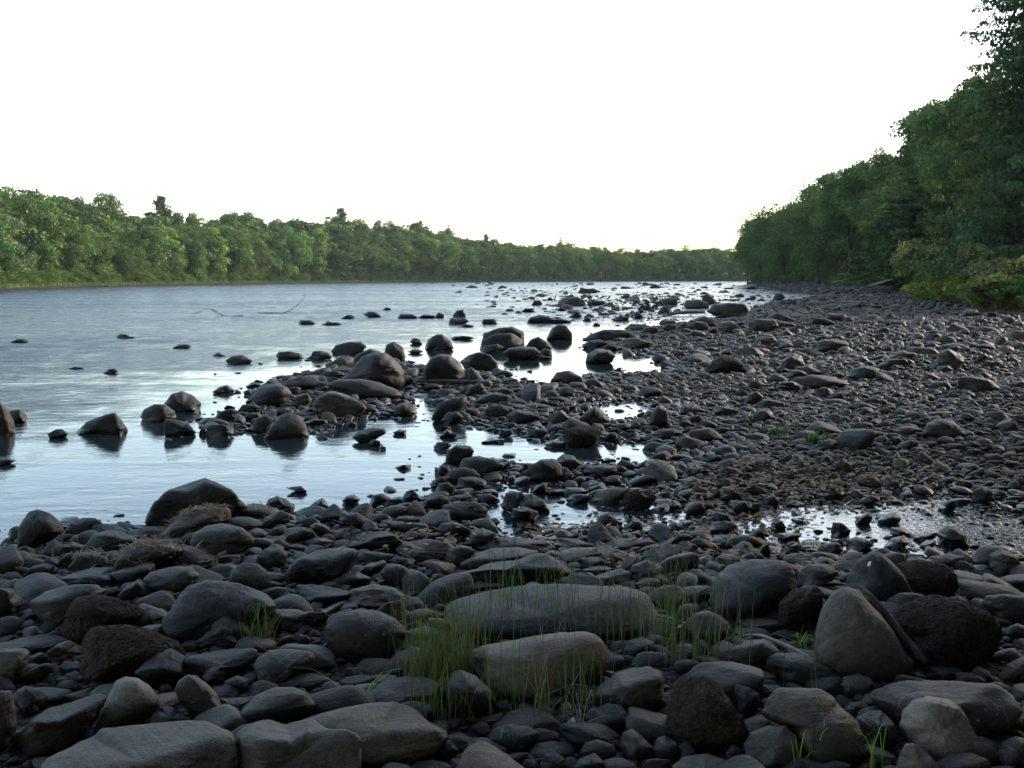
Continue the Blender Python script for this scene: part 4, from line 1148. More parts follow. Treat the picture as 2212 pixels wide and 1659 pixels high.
dist = np.hypot(stones[:, 0], stones[:, 1])
pxs = stones[:, 3] * 2 / dist * F
area_px = pxs ** 2 * np.clip(CAM_H / dist + 0.35, 0.2, 1)
inview = np.abs(stones[:, 0] / stones[:, 1]) < 0.5
n_ind = 300 - len(rock_list)
order = np.argsort(-(area_px * inview))
ind = set(order[:max(n_ind, 0)].tolist())
SV, SF, ST = {1: [], 2: [], 3: []}, {1: [], 2: [], 3: []}, {1: [], 2: [], 3: []}
off = {1: 0, 2: 0, 3: 0}
allV, allF, allT, o_ = [], [], [], 0
for k in range(len(stones)):
    x, y, z, rad = stones[k]
    lv = 4 if pxs[k] > 60 else (3 if pxs[k] > 20 else (2 if pxs[k] > 7 else 1))
    i = int(srng.integers(0, 15))
    V, Fc_, flat = stone_verts(x, y, z, rad, lv, i)
    t = float(np.clip(srng.lognormal(-0.12, 0.42), 0.35, 2.8))
    tint = srng.choice(['g', 'b', 'r'], p=[0.58, 0.36, 0.06])
    if y > 22: t *= 1.05
    if k in ind:
        u, v, zz = project(np.array([[x, y, z + rad * 0.3]]))
        rock_list.append(dict(V=V, F=Fc_, col=TINT[tint] * t, ft=None, px=((u[0] + 512) / K, (384 - v[0]) / K), w=pxs[k], h=pxs[k] * 0.6,
                              tone=t, tint=tint, kind='ssmam'[i % 5], label='', ref='', hero=False))
    else:
        allV.append(V); allF.append(Fc_ + o_); o_ += len(V); allT.append(np.tile(TINT[tint] * t * 0.88, (len(V), 1)))
tag(mesh_np('pebbles', np.vstack(allV), np.vstack(allF), M_ROCK, np.vstack(allT)),
    'thousands of small rounded grey pebbles and cobbles covering the beach', 'pebbles', kind='stuff')
print('pebble verts', o_)
del allV, allF, allT; gc.collect()

# ---- labels for the rocks that have none: by look, and by the named rock they lie beside
marks = [(r['px'], r['ref'], r) for r in rock_list if r['ref']]
seen = set(r['label'] for r in rock_list if r['label'])
def look(r):
    a = r['w'] * r['h']
    size = 'large' if a > 3500 else ('medium-sized' if a > 1100 else ('small' if a > 250 else 'tiny'))
    t = r['tone']
    ton = 'very dark' if t < 0.5 else ('dark' if t < 0.85 else ('grey' if t < 1.15 else 'pale'))
    if r['tint'] == 'b': ton = {'very dark': 'blackish', 'dark': 'dark brown', 'grey': 'brownish', 'pale': 'tan'}[ton]
    if r['tint'] == 'r': ton = 'reddish'
    asp = r['w'] / max(r['h'], 1)
    shp = 'long low' if asp > 2.4 else ('upright' if asp < 1.15 else {'s': 'rounded', 'm': 'blunt', 'a': 'angular', 'x': 'rough'}[r['kind']])
    return f'{size} {ton} {shp}'
for r in rock_list:
    if r['label']: continue
    px = np.array(r['px'])
    ds = sorted(marks, key=lambda m: np.hypot(m[0][0] - px[0], (m[0][1] - px[1]) * 1.3))
    lk = look(r); got = None
    noun = 'boulder' if r['w'] * r['h'] > 3500 else 'stone'
    if r['ft'] is not None and r['ft'][4]: noun = 'rock in the water'
    for m in ds[:4]:
        dx, dy = px[0] - m[0][0], (px[1] - m[0][1]) * 1.3
        far_ = np.hypot(dx, dy) > 160
        if abs(dx) > abs(dy): rel = ('right of' if dx > 0 else 'left of')
        else: rel = ('below' if dy > 0 else 'above')
        rel = ('some way ' if far_ else 'just ') + rel
        lab = f'{lk} {noun} {rel} {m[1]}'
        if lab not in seen: got = lab; break
    if got is None:
        for a in ds[:5]:
            for b in ds[:5]:
                if a is b: continue
                lab = f'{lk} {noun} near {a[1]}, towards {b[1][4:]}'
                if lab not in seen and len(lab.split()) <= 16: got = lab; break
            if got: break
    got = got or lab
    w_ = got.split()
    if len(w_) > 16: got = ' '.join(w_[:16])
    seen.add(got); r['label'] = got
for r in rock_list:
    nm = 'boulder' if max(r['w'], r['h']) > 45 else 'stone'
    o = mesh_np(nm, r['V'], r['F'], M_ROUGH if r['kind'] == 'x' else M_ROCK, r['col'], origin=r['V'].mean(0))
    lab = r['label']
    tag(o, lab, 'boulder' if nm == 'boulder' else 'stone', 'boulders and stones of the river beach')
# ---------------------------------------------------------------- trees
def leaf_cloud(centres, radii, per, size, seed, base, squash=1.0, var=0.22):
    """small leaf clump faces over the surface of many clumps; returns V, F, tone"""
    r = np.random.default_rng(seed)
    n = len(centres)
    w = radii ** 2; cnt = np.maximum((per * n * w / w.sum()).astype(int), 6)
    idx = np.repeat(np.arange(n), cnt); m = len(idx)
    D = r.normal(size=(m, 3)); D /= np.linalg.norm(D, axis=1)[:, None]
    D[:, 2] = np.where(D[:, 2] < -0.5, -D[:, 2], D[:, 2])
    rad = radii[idx] * np.clip(r.normal(0.93, 0.16, m), 0.3, 1.35)
    P = centres[idx] + D * rad[:, None] * np.array([1, 1, squash])
    N = D + r.normal(size=(m, 3)) * 0.55; N /= np.linalg.norm(N, axis=1)[:, None]
    a = np.cross(N, r.normal(size=(m, 3))); a /= np.linalg.norm(a, axis=1)[:, None]
    b = np.cross(N, a)
    s = size * np.exp(r.normal(0, 0.3, m))
    e = r.uniform(0.45, 0.8, m)
    A = a * s[:, None]; B = b * (s * e)[:, None]
    Q = np.stack([P - A, P - B * 0.9 + A * 0.1, P + A, P + B + A * 0.1], 1)
    V = Q.reshape(-1, 3); Fc = np.arange(m * 4).reshape(m, 4)
    clump = np.exp(r.normal(0, var, n))[idx]
    leaf = np.exp(r.normal(0, 0.18, m))
    hue = r.normal(0, 0.10, n)[idx]
    T = np.array(base) * (clump * leaf)[:, None]
    T[:, 0] *= 1 + hue; T[:, 2] *= 1 - hue
    return V, Fc, np.repeat(T, 4, 0)


def clumps(kind, seed, n):
    """clump centres and radii of a crown in a unit tree (height 1)"""
    r = np.random.default_rng(seed)
    C, Rr = [], []
    if kind in ('round', 'tall', 'bush', 'open'):
        cz, rx, rz = {'round': (0.51, 0.36, 0.53), 'tall': (0.48, 0.27, 0.54), 'bush': (0.42, 0.55, 0.50), 'open': (0.62, 0.36, 0.38)}[kind]
        nl = 15 if kind != 'bush' else 11
        LB = r.normal(size=(nl, 3)); LB /= np.linalg.norm(LB, axis=1)[:, None]; LB[:, 2] = np.where((LB[:, 2] < -0.3) & (r.uniform(size=nl) < 0.35), -LB[:, 2], LB[:, 2])
        LQ = r.uniform(0.45, 0.82, nl); LR = r.uniform(0.26, 0.42, nl)
        lob = [(r.uniform(0, 6.28), r.uniform(-0.6, 0.9), r.uniform(0.0, 0.28)) for _ in range(9)]
        while len(C) < n:
            d = r.normal(size=3); d /= np.linalg.norm(d)
            q = r.uniform(0.15, 1) ** 0.45
            bump = 1.0
            for (az, el, am) in lob:
                v = np.array([math.cos(az) * math.cos(el), math.sin(az) * math.cos(el), math.sin(el)])
                bump += am * max(0, d @ v) ** 5
            li = r.integers(nl)
            p = LB[li] * LQ[li] + d * q ** 0.4 * LR[li] * (0.8 if kind == 'open' else 1.0)
            taper = 1 - 0.25 * max(0, p[2]) if kind == 'tall' else 1
            c = np.array([p[0] * rx * taper, p[1] * rx * taper, cz + p[2] * rz * 0.9])
            if c[2] < 0.02 and kind != 'bush': continue
            rr = r.uniform(0.045, 0.085) * (1.25 if kind != 'open' else 0.85) * (rx / 0.3) ** 0.4
            C.append(c); Rr.append(rr)
    elif kind == 'pine':
        levels = 13
        for i in range(levels):
            z = 0.30 + 0.68 * i / (levels - 1)
            L = (0.27 * (1 - (i / levels)) ** 0.85 + 0.015) * r.uniform(0.7, 1.2)
            k = max(6, int(n / levels / 2.2))
            for j in range(k):
                az = r.uniform(0, 6.28); l = L * r.uniform(0.55, 1.1)
                for t in (0.45, 0.75, 1.0):
                    C.append(np.array([math.cos(az) * l * t, math.sin(az) * l * t, z + 0.05 * t + r.normal() * 0.008])); Rr.append(r.uniform(0.05, 0.085) * (1.25 - 0.9 * i / levels))
    elif kind == 'spruce':
        levels = 22 if n < 200 else 44
        for i in range(levels):
            z = 0.06 + 0.93 * i / (levels - 1)
            L = 0.22 * (1 - i / levels) ** 0.85 + 0.012
            k = 9 if i < levels * 0.7 else 6
            for j in range(k):
                az = 6.283 * j / k + r.uniform(0, 1); l = L * r.uniform(0.8, 1.2)
                for t in ((0.35, 0.7, 1.0) if n < 200 else (0.2, 0.4, 0.6, 0.8, 1.0)):
                    C.append(np.array([math.cos(az) * l * t, math.sin(az) * l * t, z - 0.03 * t + 0.02 * t * t])); Rr.append((0.020 + 0.022 * (1 - i / levels)) * (22 / levels) ** 0.4 * (1.25 - 0.6 * t))
    return np.array(C), np.array(Rr)


def tree_proto(kind, seed, leaves, size_m, H, base, nclump=70):
    """meshes of crown and trunk, real size (height H) with the foot at the origin"""
    C, Rr = clumps(kind, seed, nclump)
    flatk = 0.75 if kind == 'pine' else (0.5 if kind == 'spruce' else 0.85)
    V, Fc, T = leaf_cloud(C * H, Rr * H, leaves / max(len(C), 1), size_m, seed + 1, base, flatk)
    me = bpy.data.meshes.new('crown')
    me.vertices.add(len(V)); me.vertices.foreach_set('co', V.astype(np.float32).ravel())
    me.loops.add(Fc.size); me.loops.foreach_set('vertex_index', Fc.astype(np.int32).ravel())
    me.polygons.add(len(Fc)); me.polygons.foreach_set('loop_start', np.arange(0, Fc.size, 4, dtype=np.int32))
    at = me.color_attributes.new('tone', 'FLOAT_COLOR', 'POINT')
    c = np.ones((len(V), 4), np.float32); c[:, :3] = T; at.data.foreach_set('color', c.ravel())
    me.update(); me.materials.append(M_LEAF)
    # trunk with limbs reaching into the crown
    mb = MB(); r = np.random.default_rng(seed + 5)
    zt = 0.97 if kind in ('pine', 'spruce') else 0.72
    m = 8; t = np.linspace(0, 1, m)
    wob = np.cumsum(r.normal(0, 0.008, (m, 2)), 0) * H
    wob[0] = 0
    pts = np.stack([wob[:, 0], wob[:, 1], -0.03 * H + t * (zt + 0.03) * H], 1)
    r0 = 0.016 * H
    mb.tube(pts, r0 * (1 - 0.85 * t) * np.where(t == 0, 1.5, 1), 8)
    for _ in range(9 if kind not in ('bush',) else 7):
        k = r.integers(2, m - 2) if kind != 'bush' else r.integers(0, 3)
        tgt = C[r.integers(len(C))] * H
        s = pts[k]; mid = (s + tgt) / 2 + np.array([0, 0, 0.03 * H]) * r.normal()
        mb.tube([s, mid, tgt], [r0 * 0.42, r0 * 0.26, r0 * 0.08], 5)
    o = mb.build('trunk', M_BARK)
    tm = o.data; bpy.data.objects.remove(o)
    return me, tm, H


GREEN = {'mid': (0.088, 0.150, 0.024), 'light': (0.118, 0.200, 0.034), 'dark': (0.084, 0.138, 0.030), 'pine': (0.060, 0.098, 0.030),
         'olive': (0.150, 0.150, 0.045), 'silver': (0.145, 0.190, 0.070), 'yellow': (0.20, 0.24, 0.04)}


def plant(name, proto_, x, y, h, label, group, cat='tree', col=(1, 1, 1), rz=None, z=None, wide=1.0, parts=('crown', 'trunk')):
    me, tm, H = proto_
    s = h / H
    root = empty(name, (x, y, (H1(x, y) if z is None else z) - 0.05))
    root.rotation_euler.z = random.uniform(0, 6.28) if rz is None else rz
    root.scale = (s * wide, s * wide, s)
    tag(root, label, cat, group)
    c = bpy.data.objects.new(parts[0], me); COL.objects.link(c); c.parent = root; c.color = (*col, 1)
    t = bpy.data.objects.new(parts[1], tm); COL.objects.link(t); t.parent = root
    return root


def xy_at(px, y):
    """world x for a column of the measuring frame at forward distance y"""
    return (px * K - 512) / F * y


def h_for(px, py, y, z0):
    """height that makes a plant at distance y reach row py"""
    top = CAM_H + (HOR - py * K) / F * y
    return max(top - z0, 1.0)


# prototypes: far bank (leaf clumps about 0.45 m) and right bank (fine leaves)
FARP = {}
for i, (kind, g) in enumerate([('round', 'mid'), ('tall', 'mid'), ('round', 'light'), ('tall', 'light'), ('bush', 'mid'), ('round', 'dark'),
                               ('open', 'dark'), ('pine', 'pine'), ('spruce', 'pine'), ('tall', 'silver'), ('bush', 'light')]):
    FARP.setdefault((kind, g), []).append(tree_proto(kind, 300 + i * 11, 12000, 0.15, 12.0, GREEN[g], 90))
for i, (kind, g) in enumerate([('round', 'mid'), ('tall', 'light'), ('tall', 'mid')]):
    FARP[(kind, g)].append(tree_proto(kind, 700 + i * 11, 9000, 0.20, 12.0, GREEN[g], 75))
NEARP = {}
for i, (kind, g) in enumerate([('round', 'dark'), ('tall', 'dark'), ('open', 'dark'), ('round', 'mid'), ('spruce', 'pine'), ('bush', 'mid')]):
    NEARP.setdefault((kind, g), []).append(tree_proto(kind, 900 + i * 17, 42000, 0.085, 13.0, GREEN[g], 150))
CLOSE = {}
for i, (kind, g, H_, n_) in enumerate([('round', 'dark', 13.0, 75000), ('tall', 'dark', 13.0, 65000), ('round', 'mid', 13.0, 75000), ('bush', 'mid', 8.0, 45000), ('spruce', 'pine', 24.0, 170000)]):
    CLOSE[(kind, g)] = [tree_proto(kind, 1200 + i * 17, n_, 0.05 if kind != 'spruce' else 0.075, H_, GREEN[g], 220)]

# skyline of the far bank in the measuring frame
SKY_L = [(0, 392), (60, 412), (100, 422), (160, 424), (200, 432), (240, 455), (285, 465), (330, 470), (390, 468), (440, 478), (470, 470), (520, 462), (580, 474),
         (640, 474), (700, 466), (770, 470), (800, 492), (850, 484), (920, 484), (940, 492), (975, 502), (1030, 513), (1100, 518), (1200, 524),
         (1300, 530), (1400, 538), (1450, 534), (1500, 529), (1560, 531), (1600, 538), (1700, 545)]
sx, sy = np.array(SKY_L, float).T
FB = np.array(FARBANK[2:], float)
# dense resample of the bank line, and its column in the picture
tt = np.concatenate([[0], np.cumsum(np.hypot(*np.diff(FB, axis=0).T))])


def bank_point(s, back):
    x = np.interp(s, tt, FB[:, 0]); y = np.interp(s, tt, FB[:, 1])
    x2 = np.interp(s + 2, tt, FB[:, 0]); y2 = np.interp(s + 2, tt, FB[:, 1])
    d = np.array([x2 - x, y2 - y]); d /= np.linalg.norm(d) + 1e-9
    n = np.array([-d[1], d[0]])            # away from the river
    return x + n[0] * back, y + n[1] * back


def col_of(x, y): return (x / y * F + 512) / K


far_marks = {
    # column, back, kind, green, row of the top, label, ref, width
    'a': (18, 4, 'tall', 'silver', 440, 'tall silvery green willow at the left edge of the far bank', 1.1),
    'b': (240, 16, 'round', 'dark', 420, 'dark round-headed tree standing above the skyline, first from left', 0.75),
    'c': (358, 16, 'pine', 'pine', 436, 'tall ragged pine above the skyline right of the dark round-headed tree', 1.3),
    'd': (405, 16, 'open', 'dark', 455, 'smaller open-crowned dark tree right beside the ragged skyline pine', 0.9),
    'e': (270, 3.5, 'bush', 'mid', 508, 'large rounded bushy tree overhanging the far water edge at left', 0.9),
    'f': (690, 4, 'tall', 'light', 492, 'brightest yellow-green tall tree in the middle of the far bank', 1.1),
    'g': (740, 18, 'pine', 'pine', 460, 'broad dark conifer behind the brightest yellow-green tree', 1.3),
    'h': (835, 18, 'round', 'dark', 478, 'dark blunt-topped tree between the broad conifer and the tall lone pine', 0.8),
    'i': (908, 18, 'tall', 'mid', 466, 'lone dark pine poking up from the skyline near mid bank', 0.7),
    'j': (970, 18, 'spruce', 'pine', 488, 'small pointed pine just right of the lone skyline pine', 0.8),
    'k': (1210, 20, 'spruce', 'pine', 515, 'small spruce tip on the distant skyline', 1.1),
    'l': (1050, 20, 'pine', 'pine', 512, 'flat-topped little pine on the distant skyline', 1.1),
    'm': (115, 16, 'round', 'mid', 418, 'tall mid-green tree on the skyline just right of the silvery willow', 0.8),
    'n': (520, 16, 'round', 'dark', 460, 'broad dark dome-shaped tree on the skyline above the river branch', 1.1),
    'o': (165, 16, 'open', 'dark', 420, 'thin see-through crown on the skyline beside the round-headed dark tree', 0.8),
}
G_FAR = 'trees along the far bank'
def s_for_col(px, back=0.0):
    ss = np.linspace(0, tt[-1], 1500)
    xs, ys = np.array([bank_point(q, back) for q in ss]).T
    return ss[np.argmin(np.abs(col_of(xs, ys) - px))]
for k, (px, back, kind, g, row, lab, wd) in far_marks.items():
    s = s_for_col(px, back); _, y = bank_point(s, back)
    x = xy_at(px, y)
    h = h_for(px, row, y, H1(x, y))
    nm = {'pine': 'pine_tree', 'spruce': 'spruce_tree', 'tall': 'willow_tree' if g == 'silver' else 'broadleaf_tree'}.get(kind, 'broadleaf_tree')
    plant('pine_tree' if k == 'i' else nm, FARP[(kind, g)][-1], x, y, h, lab, G_FAR, wide=wd, col=(0.55, 0.6, 0.8) if k == 'i' else (1, 1, 1))

# front row, one by one
fr = random.Random(21)
names = [('round', 'mid', 'rounded mid-green tree'), ('tall', 'mid', 'tall mid-green tree'), ('tall', 'light', 'tall light-green tree'),
         ('round', 'light', 'rounded light-green tree'), ('bush', 'mid', 'low bushy green tree'), ('bush', 'light', 'low bushy light-green tree'), ('round', 'dark', 'rounded dark-green tree')]
px = -40.0; count = 0
LM = [(18, 'the silvery willow'), (270, 'the overhanging bushy tree'), (358, 'the ragged pine'), (520, 'the dark dome-shaped tree'), (690, 'the brightest yellow-green tree'),
      (835, 'the blunt-topped tree'), (908, 'the lone pine'), (1050, 'the flat-topped little pine'), (1210, 'the small spruce tip'), (1400, 'the low skyline dip'), (1560, 'the dark right-hand wood')]
ordn = ['first', 'second', 'third', 'fourth', 'fifth', 'sixth', 'seventh', 'eighth', 'ninth']
cnts = {}
front = []
while px < 1600:
    s = s_for_col(max(px, -60), 3.5); xb, yb = bank_point(s, 3.5)
    skip = any(abs(px - c) < 22 for c in (18, 270, 690))
    if not skip: front.append((px, s, xb, yb))
    px += fr.uniform(3.4, 5.2) / yb * F / K * (1 if px > 0 else 1)
for (px, s, xb, yb) in front:
    sky = np.interp(px, sx, sy)
    base_row = 2212 / 1024 * (HOR + CAM_H / yb * F)
    frac = fr.uniform(0.60, 0.90)
    # brighter willows in the stretches where the photograph has them
    pr = [0.3, 0.24, 0.14, 0.1, 0.1, 0.06, 0.06]
    if 600 < px < 740 or px > 900: pr = [0.2, 0.2, 0.24, 0.18, 0.06, 0.1, 0.02]
    kind, g, desc = fr.choices(names, pr)[0]
    if kind == 'bush': frac *= 0.72
    row = base_row - (base_row - sky) * frac
    y = yb; x = xb
    h = h_for(px, row, y, H1(x, y))
    ref = min(LM, key=lambda m: abs(m[0] - px))
    side = 'right' if px > ref[0] else 'left'
    cc = 'in front of' 
    key = (desc, side, ref[1]); cnts[key] = cnts.get(key, 0) + 1
    front_lab = f'{ordn[cnts[key]-1]} {desc} by the water {side} of {ref[1]}'
    c = fr.uniform(0.75, 1.25)
    ps = FARP[(kind, g)]
    plant('broadleaf_tree', fr.choice(ps), x, y, h, front_lab, G_FAR, col=(c, c, c), wide=fr.uniform(0.9, 1.25), rz=fr.uniform(0, 6.28))

# the wood behind reads as one mass: real trees joined into one object
def wood(name, items, label, keep=0.6):
    kr = np.random.default_rng(17)
    Vs, Fs, Ts, o_ = [], [], [], 0
    for (pr_, x, y, h, wide, rz, c) in items:
        me, tm, H = pr_
        n = len(me.vertices)
        V = np.empty(n * 3, np.float32); me.vertices.foreach_get('co', V); V = V.reshape(-1, 3)
        T = np.empty(n * 4, np.float32); me.color_attributes['tone'].data.foreach_get('color', T); T = T.reshape(-1, 4)[:, :3]
        # thin the leaves out a little and make each that much larger
        sel = kr.uniform(size=n // 4) < keep
        V = V.reshape(-1, 4, 3)[sel]; m_ = V.mean(1, keepdims=True); V = (m_ + (V - m_) * (keep ** -0.5)).reshape(-1, 3)
        T = T.reshape(-1, 4, 3)[sel].reshape(-1, 3); n = len(V)
        s = h / H; ca, sa = math.cos(rz), math.sin(rz)
        V = V * np.array([s * wide, s * wide, s]); V = np.stack([V[:, 0] * ca - V[:, 1] * sa, V[:, 0] * sa + V[:, 1] * ca, V[:, 2]], 1)
        Vs.append(V + np.array([x, y, H1(x, y) - 0.1])); Fs.append(np.arange(n).reshape(-1, 4) + o_); Ts.append(T * c); o_ += n
    o = mesh_np(name, np.vstack(Vs).astype(np.float32), np.vstack(Fs), M_LEAF, np.vstack(Ts).astype(np.float32), smooth=False)
    print(name, len(items), len(o.data.polygons))
    return tag(o, label, kind='stuff')


items = []
wr = random.Random(4)
for back, fr0, fr1, step in ((9, 0.72, 0.92, 4.6), (15, 0.86, 1.02, 4.8), (22, 0.9, 1.0, 5.0)):
    s = 0.0
    while s < tt[-1] - 40:
        x, y = bank_point(s, back + wr.uniform(-2, 2))
        c = col_of(x, y)
        if -450 < c < 1720:
            sky = np.interp(max(c, 0), sx, sy)
            base_row = 2212 / 1024 * (HOR + CAM_H / y * F)
            row = base_row - (base_row - sky) * wr.uniform(fr0, fr1)
            h = h_for(c, row, y, H1(x, y))
            kind, g = wr.choices([('round', 'mid'), ('tall', 'mid'), ('round', 'dark'), ('round', 'light'), ('open', 'dark'), ('tall', 'light')], [0.34, 0.2, 0.26, 0.08, 0.06, 0.06])[0]
            items.append((wr.choice(FARP[(kind, g)]), x, y, max(h, 4), wr.uniform(1.1, 1.5), wr.uniform(0, 6.28), wr.uniform(0.75, 1.15)))
        s += step * wr.uniform(0.7, 1.3)
wood('far_woods', items, 'dense green wood rising behind the front trees of the far bank')
print('far wood trees', len(items), 'front', len(front))

# low brush filling the foot of the far trees
items = []
s = 0.0
while s < tt[-1] - 40:
    for bk_, hh_ in ((2.4, (1.1, 2.4)), (5.4, (2.4, 4.2))):
        x, y = bank_point(s + wr.uniform(-1, 1), bk_ + wr.uniform(-0.6, 0.8))
        g = wr.choices(['mid', 'light'], [0.6, 0.4])[0]
        if -450 < col_of(x, y) < 1720:
            items.append((FARP[('bush', g)][0], x, y, wr.uniform(*hh_) * (1 + y / 900), 1.25, wr.uniform(0, 6.28), wr.uniform(0.85, 1.15)))
    s += 1.5 * (1 + s / 300)
wood('bank_undergrowth', items, 'low green brush filling the foot of the far bank trees', 0.35)

# tall grass strip of the far bank
def blades(name, P, h0, h1, wdt, cols, lean=0.3, seed=0, mat=None, seg=1, parent=None):
    """P (n,3) feet; thin tapering curved blades"""
    r = np.random.default_rng(seed); n = len(P)
    az = r.uniform(0, 6.283, n); h = r.uniform(h0, h1, n); ln = np.abs(r.normal(0, lean, n)) * h
    fa = r.uniform(0, 6.283, n)
    side = np.stack([np.cos(fa), np.sin(fa), np.zeros(n)], 1) * wdt
    dirv = np.stack([np.cos(az), np.sin(az), np.zeros(n)], 1)
    rows = []
    for k in range(seg + 1):
        t = k / (seg + 1)
        c = P + dirv * (ln * t ** 2)[:, None] + np.array([0, 0, 1]) * (h * (t - 0.12 * t * t))[:, None]
        wk = (1 - t) ** 0.7
        rows += [c - side * wk, c + side * wk]
    tip = P + dirv * ln[:, None] + np.array([0, 0, 1]) * (h * (0.9 - 0.3 * lean))[:, None]
    rows.append(tip - side * 0.06); rows.append(tip + side * 0.06)
    V = np.stack(rows, 1); m = V.shape[1]
    Fl = []
    for k in range(seg + 1):
        Fl.append([2 * k, 2 * k + 1, 2 * k + 3, 2 * k + 2])
    Fl = np.array(Fl)
    Fc = (np.arange(n)[:, None, None] * m + Fl[None]).reshape(-1, 4)
    cols = np.array(cols, float); T = cols[r.integers(0, len(cols), n)] * r.uniform(0.75, 1.25, (n, 1))
    return mesh_np(name, V.reshape(-1, 3), Fc, mat or M_BLADE, np.repeat(T, m, 0), parent=parent)


r = np.random.default_rng(8)
n = 26000
s = r.uniform(0, tt[-1] - 30, n)
xb = np.interp(s, tt, FB[:, 0]); yb = np.interp(s, tt, FB[:, 1])
P = []
bk = r.uniform(0.9, 4.2, n)
for i in range(n):
    P.append(bank_point(s[i], bk[i]))
P = np.array(P)
P = np.column_stack([P, height(P[:, 0], P[:, 1])])
tag(blades('bank_grass', P, 0.25, 0.8, 0.05, [(0.12, 0.17, 0.035), (0.16, 0.20, 0.05), (0.17, 0.13, 0.06), (0.09, 0.14, 0.03)], 0.3, 3),
    'strip of yellow-green grass along the foot of the far bank', kind='stuff')

# ---------------------------------------------------------------- right bank
SKY_R = [(1590, 560), (1596, 520), (1604, 488), (1625, 455), (1660, 432), (1700, 408), (1760, 374), (1800, 362), (1850, 348), (1880, 330), (1905, 318), (1950, 306), (1975, 290),
         (2000, 245), (2040, 215), (2080, 185), (2120, 165), (2150, 160), (2200, 165), (2300, 150), (2500, 60)]
rx_, ry_ = np.array(SKY_R, float).T
RB = np.array(RIGHTBANK[3:9], float)
tr = np.concatenate([[0], np.cumsum(np.hypot(*np.diff(RB, axis=0).T))])


def rb_point(s, back):
    x = np.interp(s, tr, RB[:, 0]); y = np.interp(s, tr, RB[:, 1])
    x2 = np.interp(s + 2, tr, RB[:, 0]) + 1e-6; y2 = np.interp(s + 2, tr, RB[:, 1])
    d = np.array([x2 - x, y2 - y]); L = np.linalg.norm(d)
    d = d / L if L > 1e-4 else np.array([0.2, 1.0])
    return x + d[1] * back, y - d[0] * back


G_R = 'trees of the right-hand bank'
marks_r = [
    (2222, 41, 8, 'spruce', 'pine', -520, 'towering spruce with drooping tips cut by the top right corner', 0.8),
    (2118, 58, 10, 'open', 'dark', 160, 'dark tree with a jagged open crown left of the towering spruce', 1.0),
    (2050, 68, 10, 'open', 'dark', 196, 'open-crowned tree with sky showing through, right of the ragged spruce', 0.95),
    (1990, 76, 9, 'spruce', 'pine', 236, 'ragged dark spruce leaning over the skyline of the right bank', 1.6),
    (1900, 95, 9, 'open', 'dark', 322, 'small-crowned tree on the right skyline below the ragged spruce', 0.95),
    (1838, 110, 9, 'open', 'dark', 346, 'leafy open treetop on the right skyline with gaps in its crown', 0.95),
    (1765, 130, 9, 'round', 'dark', 372, 'broad dark treetop on the left part of the right skyline', 1.1),
    (1690, 155, 9, 'round', 'dark', 412, 'smooth-topped dark tree on the descending end of the right skyline', 1.1),
    (1640, 185, 6, 'round', 'dark', 450, 'rounded dark tree second from the river end of the right wood', 1.0),
    (1612, 215, 3, 'tall', 'dark', 484, 'last dark tree where the right wood meets the river', 0.9),
]
for (px, y, back, kind, g, row, lab, wd) in marks_r:
    x = xy_at(px, y); h = h_for(px, row, y, H1(x, y))
    nm = 'spruce_tree' if kind == 'spruce' else 'broadleaf_tree'
    P_ = CLOSE if (y < 50 and (kind, g) in CLOSE) else (NEARP if (kind, g) in NEARP else FARP)
    plant(nm, P_[(kind, g)][0], x, y, h, lab, G_R, wide=wd)

